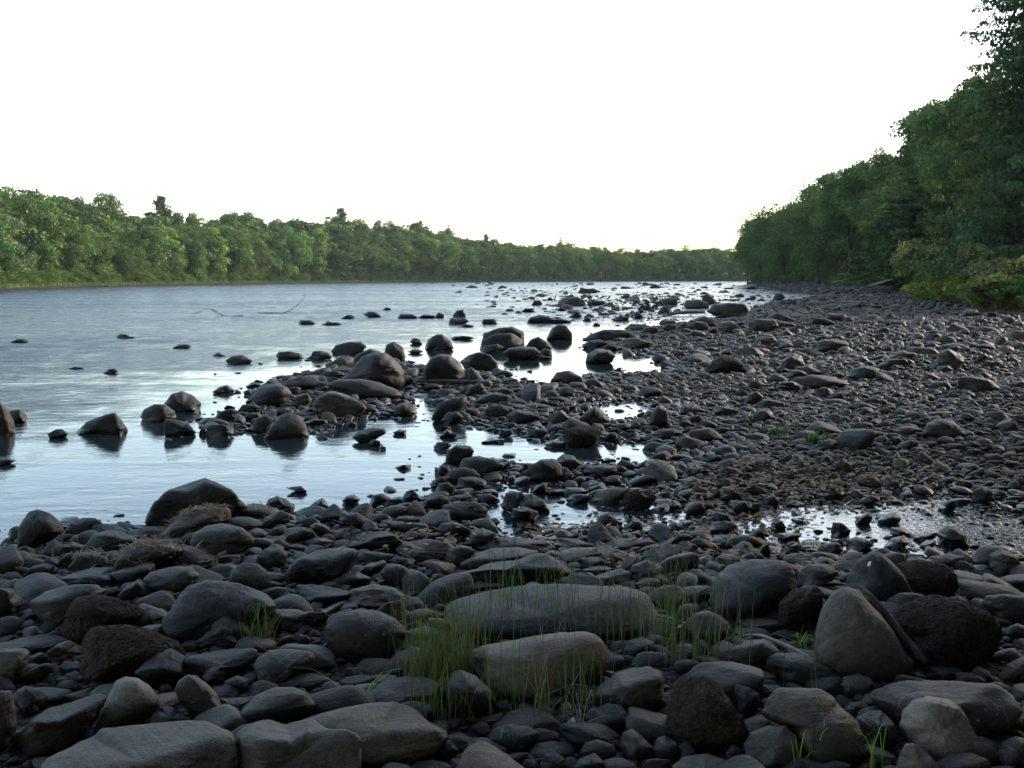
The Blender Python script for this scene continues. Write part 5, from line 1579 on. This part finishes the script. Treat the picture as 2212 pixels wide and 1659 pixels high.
# front row of the right bank, each its own tree
rr2 = random.Random(12)
RM = [(1612, 'the river-end tree'), (1765, 'the broad dark treetop'), (1900, 'the small-crowned skyline tree'), (1990, 'the ragged spruce'), (2118, 'the jagged open crown'), (2205, 'the towering spruce')]
cn = {}
s = 0.0
items = []
rowdefs = [(2.5, 0.42, 0.62, True), (6.0, 0.62, 0.85, True), (10.5, 0.72, 0.90, False), (15.5, 0.78, 0.93, False)]
for back, f0, f1, single in rowdefs:
    s = rr2.uniform(0, 3) - (6 if back > 5 else 0)
    while s < tr[-1] - 8:
        if s < 0:
            d = np.array([9.5, 33.0]); d /= np.linalg.norm(d); x0, y0 = RB[0] + d * s; x, y = x0 + d[1] * (back + 5), y0 - d[0] * (back + 5)
        else:
            x, y = rb_point(s, back + rr2.uniform(-1, 1))
        c = col_of(x, y)
        step = max(3.2, y / 24) * rr2.uniform(0.8, 1.2)
        s += step
        if c > 2330 or c < 1585: continue
        sky = np.interp(c, rx_, ry_)
        base_row = 2212 / 1024 * (HOR + (CAM_H - 0.7) / y * F)
        row = base_row - (base_row - max(sky, -150)) * rr2.uniform(f0, f1)
        h = h_for(c, row, y, H1(x, y))
        if h < 2: h = 2.0
        kind, g, desc = rr2.choices([('round', 'dark', 'rounded dark tree'), ('tall', 'dark', 'narrow dark tree'), ('round', 'mid', 'rounded brighter tree'), ('bush', 'mid', 'low bushy tree')],
                                    [0.38, 0.26, 0.24, 0.12 if back < 4 else 0.0])[0]
        P_ = NEARP if y < 130 else FARP
        ps = (CLOSE.get((kind, g)) if y < 52 else None) or P_.get((kind, g)) or NEARP[(kind, g)]
        if single:
            ref = min(RM, key=lambda m: abs(m[0] - c)); side = 'right' if c > ref[0] else 'left'
            where = 'on the bank foot' if back < 4 else 'on the lower slope'
            key = (desc, where, side, ref[1]); cn[key] = cn.get(key, 0) + 1
            lab = f'{ordn[min(cn[key], 9) - 1]} {desc} {where}, {side} of {ref[1]}'
            v = rr2.uniform(0.7, 1.5)
            plant('broadleaf_tree', ps[0], x, y, h, lab, G_R, col=(v * rr2.uniform(0.9, 1.15), v, v * rr2.uniform(0.85, 1.1)), wide=rr2.uniform(0.85, 1.15), rz=rr2.uniform(0, 6.28))
        else:
            items.append((ps[0], x, y, h, rr2.uniform(0.9, 1.15), rr2.uniform(0, 6.28), rr2.uniform(0.75, 1.3)))
wood('bank_woods', items, 'dense dark wood covering the slope behind the right bank trees')
print('right wood', len(items))

items2 = []
s = 0.0
while s < tr[-1] + 0:
    for bk_, hh_ in ((0.8, (1.2, 2.2)), (3.2, (2.0, 4.0))):
        x, y = rb_point(min(s, tr[-1] - 0.5) + rr2.uniform(-0.5, 0.5), bk_ + rr2.uniform(-0.5, 0.5))
        if y > 60 and 1560 < col_of(x, y) < 2150:
            P_ = NEARP if y < 110 else FARP
            items2.append((P_[('bush', 'mid')][0], x, y, rr2.uniform(*hh_), 1.3, rr2.uniform(0, 6.28), rr2.uniform(0.55, 1.0)))
    s += 1.8 * (1 + s / 60)
wood('slope_undergrowth', items2, 'low dark brush at the foot of the right-hand wood', 0.35)

# the same wood goes on to the right of the camera and behind it, and shades the beach
items = []
line_ = [(23, 20), (19, 14), (15, 9), (13, 3), (11, -2), (7, -5), (2, -6.5), (-4, -7.5), (-10, -9), (-16, -12), (-22, -16)]
for (bx_, by_) in line_:
    for k_ in range(2):
        items.append((NEARP[(('round', 'dark') if (bx_ + k_) % 2 else ('tall', 'dark'))][0], bx_ + 4.5 * k_ + rr2.uniform(-1, 1), by_ - 4.5 * k_ * (by_ < 0) + rr2.uniform(-1, 1),
                      rr2.uniform(15, 20), 1.0, rr2.uniform(0, 6.28), 1.0))
wood('near_woods', items, 'wood beside and behind the beach, outside the picture', 0.35)

# shrubs at the foot of the right bank
SHR = {}
for i, (g, nm) in enumerate([('olive', 'olive'), ('yellow', 'yellow'), ('mid', 'green'), ('silver', 'pale')]):
    SHR[nm] = tree_proto('bush', 1500 + i * 9, 14000, 0.045, 2.4, GREEN[g], 90)
shrubs = [
    (2035, 46, 600, 'yellow', 'low golden yellow-green shrub spreading over the stones', 1.25), (2100, 43, 585, 'yellow', 'yellow-green shrub right behind the golden spreading shrub', 1.3),
    (1990, 52, 612, 'yellow', 'smallest yellow shrub at the left end of the shrub belt', 1.2), (2150, 42, 520, 'pale', 'tall pale brownish shrub with bare twigs under the spruce', 1.3),
    (2200, 39, 545, 'olive', 'olive shrub cut by the right edge above the beach', 1.3), (2060, 48, 560, 'green', 'dull green shrub between the golden shrub and the wood', 1.3),
    (2010, 56, 515, 'olive', 'rounded brown-green shrub standing before the wood', 1.1), (2150, 37, 592, 'olive', 'low olive shrub with bare lower stems at the beach rim', 1.6),
    (2215, 36, 600, 'green', 'low green shrub at the right edge of the beach rim', 1.6), (2120, 39.5, 608, 'yellow', 'small yellowish shrub among bare twigs at the beach rim', 1.4),
    (1930, 78, 585, 'green', 'green shrub behind the fallen white trunk', 1.3), (1820, 110, 588, 'green', 'low green shrub left of the fallen white trunk', 1.6),
    (1700, 150, 590, 'green', 'low green shrub near the river end of the right wood', 1.8),
]
for (px, y, row, c, lab, wd) in shrubs:
    if px > 1980: y *= 0.92; row -= 22
    x = xy_at(px, y); h = h_for(px, row, y, H1(x, y))
    plant('shrub', SHR[c], x, y, h, lab, 'shrubs at the foot of the right bank', cat='shrub', wide=wd, parts=('foliage', 'stem'))

# grass at the foot of the right wood
n = 9000
s = r.uniform(0, tr[-1], n); bk = r.uniform(-0.6, 3.0, n)
P = np.array([rb_point(a, b) for a, b in zip(s, bk)]); P = np.column_stack([P, height(P[:, 0], P[:, 1])])
tag(blades('slope_grass', P, 0.25, 0.7, 0.022, [(0.05, 0.09, 0.02), (0.08, 0.12, 0.03), (0.10, 0.10, 0.04)], 0.4, 5), 'rough green grass at the foot of the right-hand wood', kind='stuff')

# ---------------------------------------------------------------- driftwood
def P3(px, py, dz=0.0, y=None):
    if y is None:
        x, yy, z = on_ground(px, py); return np.array([x, yy, z + dz])
    return CAM + ray(px, py) * (y / ray(px, py)[1])


def stick(name, pts, rad, tone, label, cat, n=7, extra=(), seed=0, group=None):
    mb = MB(); mb.tube(pts, rad, n, tone, 0.08, seed)
    for (p, r_) in extra: mb.tube(p, r_, 5, tone, 0.05, seed)
    o = mb.build(name, M_WOOD, origin=np.array(pts[0]))
    return tag(o, label, cat, group)


def tilexy(t, x, y):
    ox, oy, s = TILES[t]; return (ox + x / s) * 2212 / 2816, (oy + y / s) * 2212 / 2816


def line_at(t, pts, y0, y1=None):
    """points of a photographed line, at forward distances from y0 to y1"""
    y1 = y0 if y1 is None else y1
    out = []
    for i, (x, y) in enumerate(pts):
        px, py = tilexy(t, x, y); f = i / max(len(pts) - 1, 1)
        out.append(P3(px, py, y=y0 * (1 - f) + y1 * f))
    return out


gy = lambda t, x, y: on_ground(*tilexy(t, x, y))[1]
d0 = gy('C', 1000, 1085)
stick('stick', line_at('C', [(370, 815), (430, 803), (500, 812), (600, 850), (700, 895), (850, 980), (1005, 1085)], d0 + 0.35, d0 - 0.02), [0.003, 0.005, 0.007, 0.008, 0.008, 0.008, 0.006],
      (0.62, 0.55, 0.46), 'pale bent stick leaning across the cobble left of the tall egg boulder', 'stick')
d1 = gy('C', 1450, 1060)
stick('stick', line_at('C', [(1130, 500), (1200, 560), (1300, 680), (1400, 815), (1480, 900), (1560, 985)], d1 + 0.28, d1 - 0.10), [0.008, 0.012, 0.014, 0.015, 0.014, 0.010],
      (0.05, 0.037, 0.026), 'dark bark-covered stick leaning on the right side of the tall egg boulder', 'stick', 9)
d2 = gy('D', 1100, 1400)
stick('stick', line_at('D', [(975, 1362), (1060, 1364), (1150, 1370), (1228, 1378)], d2 + 0.05), [0.015, 0.018, 0.018, 0.015], (0.12, 0.10, 0.07), 'dark straight stick lying above the large straw mound', 'stick')
d2b = gy('D', 1430, 1520)
stick('stick', line_at('D', [(1385, 1512), (1420, 1480), (1460, 1452)], d2b), [0.006, 0.009, 0.007], (0.55, 0.47, 0.33), 'short tan splinter of wood standing among straw', 'stick')
d3 = gy('E', 700, 380)
stick('driftwood', line_at('E', [(500, 350), (620, 346), (750, 354), (860, 352), (960, 352)], d3 - 0.1), [0.02, 0.028, 0.03, 0.025, 0.012], (0.13, 0.11, 0.09), 'long thin driftwood pole at the foot of the round middle boulder', 'driftwood')
d4 = gy('E', 470, 320)
stick('driftwood', line_at('E', [(412, 290), (450, 295), (490, 290), (535, 268)], d4 + 0.3), [0.03, 0.05, 0.055, 0.03], (0.10, 0.08, 0.065), 'dark curved driftwood log wedged left of the round middle boulder', 'driftwood')
d5 = gy('I', 1540, 885)
stick('driftwood', line_at('I', [(1440, 888), (1500, 872), (1560, 858), (1640, 852), (1760, 850)], d5, d5 + 1.0), [0.03, 0.06, 0.07, 0.075, 0.08], (0.22, 0.18, 0.14), 'slanting driftwood pole with twigs before the massive far block', 'driftwood',
      extra=[(line_at('I', [(1500, 872), (1530, 845), (1560, 822)], d5 + .2), [0.02, 0.012, 0.006]), (line_at('I', [(1500, 872), (1515, 850), (1500, 835)], d5 + .2), [0.015, 0.01, 0.005])])
d6 = on_plane(*tilexy('H', 0, 0 + 850))[1]
def gtile(px, py): return px, py
def line_px(pts, y0, y1=None):
    y1 = y0 if y1 is None else y1; n_ = len(pts)
    return [P3(a, b, y=y0 + (y1 - y0) * i / max(n_ - 1, 1)) for i, (a, b) in enumerate(pts)]
yb_ = on_plane(480, 683)[1]
stick('branch', line_px([(478, 683), (500, 684), (525, 682)], yb_), [0.03, 0.035, 0.03], (0.10, 0.09, 0.08), 'half-sunken branch with an arching twig out in the left rapids', 'branch',
      extra=[(line_px([(482, 682), (470, 674), (455, 667), (440, 668), (425, 676), (410, 686)], yb_), [0.018, 0.016, 0.015, 0.013, 0.011, 0.009]),
             (line_px([(455, 667), (465, 675), (474, 684)], yb_), [0.011, 0.010, 0.009])])
yb_ = on_plane(610, 677)[1]
stick('branch', line_px([(556, 676), (580, 676), (610, 677), (626, 672), (645, 656), (655, 646), (660, 632)], yb_), [0.012, 0.024, 0.028, 0.016, 0.013, 0.011, 0.008], (0.16, 0.15, 0.13),
      'thin curved branch rising from the rapids beside the first branch', 'branch')
yb_ = on_plane(1188, 648)[1]
stick('branch', line_px([(1197, 650), (1200, 640), (1202, 633)], yb_), [0.06, 0.04, 0.02], (0.35, 0.33, 0.3), 'short snag sticking out of the river left of the far river boulder', 'branch')
yb_ = 76.0
stick('fallen_trunk', line_px([(1878, 617), (1900, 611), (1928, 603)], yb_, yb_ - 1), [0.10, 0.10, 0.07], (0.55, 0.5, 0.44), 'fallen bleached trunk lying at the foot of the right wood', 'dead tree',
      extra=[(line_px([(1925, 605), (1910, 602), (1896, 598), (1888, 593)], yb_), [0.07, 0.07, 0.06, 0.03])])
yb_ = 84.0
stick('fallen_trunk', line_px([(1795, 611), (1820, 606), (1850, 598)], yb_, yb_ - 1), [0.07, 0.07, 0.03], (0.3, 0.25, 0.2), 'thin grey fallen trunk left of the bleached one', 'dead tree',
      extra=[(line_px([(1800, 612), (1830, 611), (1860, 610)], yb_), [0.05, 0.05, 0.03])])

# ---------------------------------------------------------------- foreground grass
def tuft(name, spots, n, h0, h1, wdt, cols, lean, seed, label, kind=None, cat='grass', spread=0.05, seg=3, group=None):
    r_ = np.random.default_rng(seed); P_ = []
    for (px, py, w) in spots:
        x, y, z = on_ground(px, py)
        k = int(n * w)
        q = r_.normal(0, spread, (k, 2)) * np.array([1.0, 0.6])
        P_.append(np.column_stack([x + q[:, 0], y + q[:, 1], hfast(x + q[:, 0], y + q[:, 1]) - 0.01]))
    P_ = np.vstack(P_)
    o = blades(name, P_, h0, h1, wdt, cols, lean, seed, seg=seg)
    c = P_.mean(0)
    return tag(o, label, cat if kind is None else None, group, kind)


SED = [(0.085, 0.155, 0.03), (0.10, 0.18, 0.035), (0.08, 0.12, 0.035), (0.17, 0.14, 0.07)]
BR = [(0.22, 0.36, 0.04), (0.27, 0.42, 0.06)]
G_T = 'tufts of grass growing between the stones'
tuft('grass_tuft', [(925, 1490, 1), (965, 1480, 1), (1000, 1450, 0.6), (900, 1400, .35), (945, 1560, 0.35)], 150, 0.16, 0.42, 0.0022, SED, 0.20, 31,
     'densest tall green tuft left of the pale grass-side boulder', spread=0.055, group=G_T)
tuft('grass_tuft', [(1090, 1560, 1), (1180, 1565, .8), (1270, 1555, 0.7)], 24, 0.28, 0.60, 0.0020, SED, 0.25, 32,
     'sparse thin stems in front of the pale grass-side boulder', spread=0.07, group=G_T)
tuft('grass_tuft', [(1110, 1375, .8), (1230, 1385, .8), (1340, 1390, 1), (1040, 1370, .8)], 42, 0.22, 0.62, 0.0022, SED, 0.20, 33,
     'row of thin tall stems between the pale boulder and the log-shaped boulder', spread=0.09, group=G_T)
tuft('grass_tuft', [(1470, 1430, 1), (1540, 1440, .7), (1440, 1380, 0.5)], 48, 0.2, 0.62, 0.0022, SED, 0.2, 34,
     'loose tall tuft right of the broken-faced boulder', spread=0.08, group=G_T)
tuft('grass_tuft', [(560, 1400, 1), (548, 1370, .4)], 42, 0.12, 0.34, 0.0022, SED, 0.45, 35, 'thin splayed tuft in front of the dark humped boulder', spread=0.035, group=G_T)
tuft('grass_tuft', [(822, 1650, 1)], 16, 0.10, 0.26, 0.0042, BR, 0.35, 36, 'bright green broad-bladed tuft on the long tan boulder near the bottom', spread=0.012, group=G_T)
tuft('grass_tuft', [(772, 1520, 1)], 12, 0.08, 0.2, 0.003, BR, 0.8, 37, 'bright sprawling tuft left behind the long tan boulder', spread=0.02, group=G_T)
tuft('grass_tuft', [(1770, 1658, 1), (1800, 1645, 1.0), (1740, 1662, 0.6)], 16, 0.08, 0.24, 0.003, BR, 0.3, 38, 'bright green tuft at the bottom before the saddle-shaped boulder', spread=0.03, group=G_T)
tuft('grass_tuft', [(1888, 1668, 1)], 9, 0.10, 0.22, 0.0028, BR, 0.5, 39, 'small three-bladed bright tuft right of the bottom tuft', spread=0.012, group=G_T)
tuft('grass_tuft', [(1735, 1400, 1)], 14, 0.08, 0.16, 0.0025, BR, 0.9, 40, 'curly bright tuft against the left side of the tall egg boulder', spread=0.025, group=G_T)
tuft('grass_tuft', [(1590, 1400, 1)], 12, 0.06, 0.16, 0.0025, BR, 0.5, 41, 'small bright tuft left of the creased dark boulder foot', spread=0.03, group=G_T)
tuft('grass_tuft', [(1745, 1560, 1)], 5, 0.28, 0.46, 0.0016, SED, 0.12, 42, 'few very tall wispy stems rising before the cobble under the stick', spread=0.05, group=G_T)
tuft('grass_tuft', [(2205, 1590, 1)], 6, 0.08, 0.16, 0.002, BR, 0.4, 43, 'tiny green tuft at the right edge by the silvery wedge boulder', spread=0.01, group=G_T)
tuft('dry_stems', [(1230, 1590, 1), (1190, 1560, .8)], 9, 0.12, 0.30, 0.0022, [(0.32, 0.27, 0.18)], 0.7, 44, 'dry bent tan stems in front of the pale grass-side boulder', cat='dry stems', spread=0.05)
# low weeds on the far beach
for i, (px, py, lab) in enumerate([(1640, 905, 'small leafy green weed among the stones mid beach'), (1760, 955, 'tiny green weed below the leafy weed mid beach'), (1690, 940, 'short pale green weed beside the leafy weed')]):
    tuft('weed', [(px, py, 1)], 26, 0.06, 0.22, 0.010, [(0.09, 0.16, 0.04)], 0.6, 60 + i, lab, cat='weed', spread=0.06, seg=2)

# straw and dead leaves
def strands(name, spots, n, ln, wdt, cols, seed, label, lift=0.02, spread=0.1):
    r_ = np.random.default_rng(seed); Vs = []; Ts = []
    dg = bpy.context.evaluated_depsgraph_get()
    for (px, py, w) in spots:
        d = ray(px, py); d = d / np.linalg.norm(d)
        ok, loc, nor, *_ = scene.ray_cast(dg, Vector(CAM), Vector(d))
        for _ in range(int(n * w)):
            q = r_.normal(0, spread, 2)
            o = Vector((loc.x + q[0], loc.y + q[1] * 0.7, loc.z + 0.4))
            ok2, l2, *_ = scene.ray_cast(dg, o, Vector((0, 0, -1)))
            if not ok2: continue
            a = r_.uniform(0, 3.14); L = ln * r_.uniform(0.4, 1.2)
            c = np.array(l2) + np.array([0, 0, r_.uniform(0.001, lift)])
            dv = np.array([math.cos(a), math.sin(a), r_.normal() * 0.2]) * L / 2
            sv = np.array([-math.sin(a), math.cos(a), 0.3 * r_.normal()]) * wdt
            Vs.append([c - dv - sv, c + dv - sv, c + dv + sv, c - dv + sv]); Ts.append(np.array(cols[r_.integers(len(cols))]) * r_.uniform(0.6, 1.3))
    V = np.array(Vs).reshape(-1, 3)
    o = mesh_np(name, V, np.arange(len(V)).reshape(-1, 4), M_STRAW, np.repeat(np.array(Ts), 4, 0), smooth=False)
    return tag(o, label, kind='stuff')


bpy.context.view_layer.update()
TAN = [(0.20, 0.13, 0.07), (0.26, 0.17, 0.09), (0.30, 0.22, 0.13), (0.16, 0.10, 0.05)]
strands('dried_straw', [(300, 1178, 1), (330, 1172, .8), (195, 1200, 0.6), (180, 1195, .5), (560, 1100, .8), (590, 1095, .6), (440, 1100, .8), (400, 1110, .6), (420, 1105, .8), (465, 1098, .8), (350, 1190, .6), (390, 1190, .7), (430, 1195, .4)], 110, 0.10, 0.0016, TAN, 71,
        'rusty dried straw matted on the shore stones at left', spread=0.085)
strands('fallen_leaves', [(1700, 1040, 1), (1760, 1030, 1), (1820, 1040, 1), (1640, 1060, 1), (1880, 1035, .7), (1600, 1075, .8), (1560, 1100, .8), (1720, 1060, 1), (1600, 1150, 1), (1650, 1180, .5), (2000, 1030, .5), (1380, 1130, .6), (1150, 1150, .6), (900, 1155, .8), (1560, 1020, .8), (1660, 1000, .8), (1780, 1000, 1), (1850, 1060, 1), (1930, 1020, .6), (1500, 1060, .6), (1440, 1180, .6)], 170, 0.045, 0.012,
        [(0.26, 0.14, 0.06), (0.17, 0.10, 0.05), (0.12, 0.08, 0.045), (0.30, 0.19, 0.09)], 72, 'brown dead leaves and scum between the stones around the right-hand pool', spread=0.28)
# pale chip mark on the white-spotted boulder
for r0 in rock_list:
    if r0['ref'] == 'the white-spotted boulder':
        px_, py_ = tilexy('C', 1190, 352); d = ray(px_, py_); d = d / np.linalg.norm(d)
        ok, loc, nor, fi, ob, _m = scene.ray_cast(bpy.context.evaluated_depsgraph_get(), Vector(CAM), Vector(d))
        if ok and ob.name.startswith('boulder'):
            t1 = nor.cross(Vector((0, 0, 1))).normalized(); t2 = nor.cross(t1)
            aa = np.linspace(0, 2 * math.pi, 13)[:-1]; rj = np.random.default_rng(2).uniform(0.7, 1.2, 12)
            pts_ = [loc + nor * 0.001 + t1 * (0.009 * rj[i] * math.cos(aa[i])) + t2 * (0.015 * rj[i] * math.sin(aa[i])) - ob.location for i in range(12)]
            pts_.append(loc + nor * 0.004 - ob.location)
            me_ = bpy.data.meshes.new('chip_mark'); me_.from_pydata([tuple(p) for p in pts_], [], [(i, (i + 1) % 12, 12) for i in range(12)])
            at_ = me_.color_attributes.new('tone', 'FLOAT_COLOR', 'POINT')
            for dd in at_.data: dd.color = (1.3, 1.25, 1.15, 1)
            me_.materials.append(M_WOOD); mo = bpy.data.objects.new('chip_mark', me_); COL.objects.link(mo); mo.parent = ob
# white feather
fx, fy, fz = on_ground(1228, 1600)
mb = MB()
fp = [np.array([fx, fy, fz + 0.02]), np.array([fx + 0.006, fy - 0.01, fz + 0.05]), np.array([fx + 0.014, fy - 0.015, fz + 0.085])]
mb.tube(fp, [0.001, 0.001, 0.0006], 5, (1.6, 1.7, 1.8))
fr_ = np.random.default_rng(3)
for i in range(60):
    t = i / 60; c = fp[0] * (1 - t) + fp[2] * t
    for sgn in (-1, 1):
        L = 0.014 * math.sin(math.pi * (0.15 + 0.8 * t)) * fr_.uniform(0.7, 1.1)
        e = c + np.array([sgn * L, -0.004, L * 0.7])
        mb.add(np.array([c, c + [0, 0, 0.0022], e + [0, 0, 0.0022], e]), [(0, 1, 2, 3)], (1.6, 1.75, 1.9))
fo = mb.build('feather', M_WOOD, origin=fp[0]); tag(fo, 'small white feather caught between stones below the pale grass-side boulder', 'feather')

# ---------------------------------------------------------------- light
hz_ = MB()
a0, a1, b0, b1, z0, z1 = -700, 700, -120, 900, -3.0, 45.0
Vh = np.array([(x, y, z) for x in (a0, a1) for y in (b0, b1) for z in (z0, z1)], float)
hz_.add(Vh, [(0, 1, 3, 2), (4, 6, 7, 5), (0, 4, 5, 1), (2, 3, 7, 6), (0, 2, 6, 4), (1, 5, 7, 3)])
mh, nth, N_, L_ = new_mat('haze')
oh = N_('ShaderNodeOutputMaterial'); pv = N_('ShaderNodeVolumePrincipled'); L_(pv.outputs[0], oh.inputs['Volume'])
pv.inputs['Color'].default_value = (0.92, 0.95, 1.0, 1); pv.inputs['Density'].default_value = 0.00012; pv.inputs['Anisotropy'].default_value = 0.2
ho = hz_.build('haze', mh, smooth=False); tag(ho, 'thin evening haze over the river', kind='stuff')
SUN_EL, SUN_ROT = R(18), R(55)
w = bpy.data.worlds.new('World'); scene.world = w; w.use_nodes = True
nt = w.node_tree; nt.nodes.clear()
wo = nt.nodes.new('ShaderNodeOutputWorld'); bg = nt.nodes.new('ShaderNodeBackground'); sk = nt.nodes.new('ShaderNodeTexSky')
sk.sky_type = 'NISHITA'; sk.sun_disc = False; sk.sun_elevation = SUN_EL; sk.sun_rotation = SUN_ROT
sk.air_density = 1.0; sk.dust_density = 1.5; sk.ozone_density = 1.0
nt.links.new(sk.outputs[0], bg.inputs[0]); nt.links.new(bg.outputs[0], wo.inputs[0]); bg.inputs[1].default_value = 0.15
sd_ = bpy.data.lights.new('sun', 'SUN'); sd_.energy = 1.1; sd_.angle = R(8); sd_.color = (1.0, 0.93, 0.84)
so = bpy.data.objects.new('sun', sd_); COL.objects.link(so)
dirv = Vector((math.sin(SUN_ROT) * math.cos(SUN_EL), math.cos(SUN_ROT) * math.cos(SUN_EL), math.sin(SUN_EL)))
so.rotation_euler = (-dirv).to_track_quat('-Z', 'Y').to_euler()

scene.view_settings.view_transform = 'Standard'
scene.view_settings.look = 'None'
scene.view_settings.exposure = 1.88
scene.view_settings.gamma = 1.0
scene.cycles.max_bounces = 6
scene.cycles.diffuse_bounces = 3
scene.cycles.glossy_bounces = 3
scene.cycles.transparent_max_bounces = 4
scene.cycles.use_denoising = True
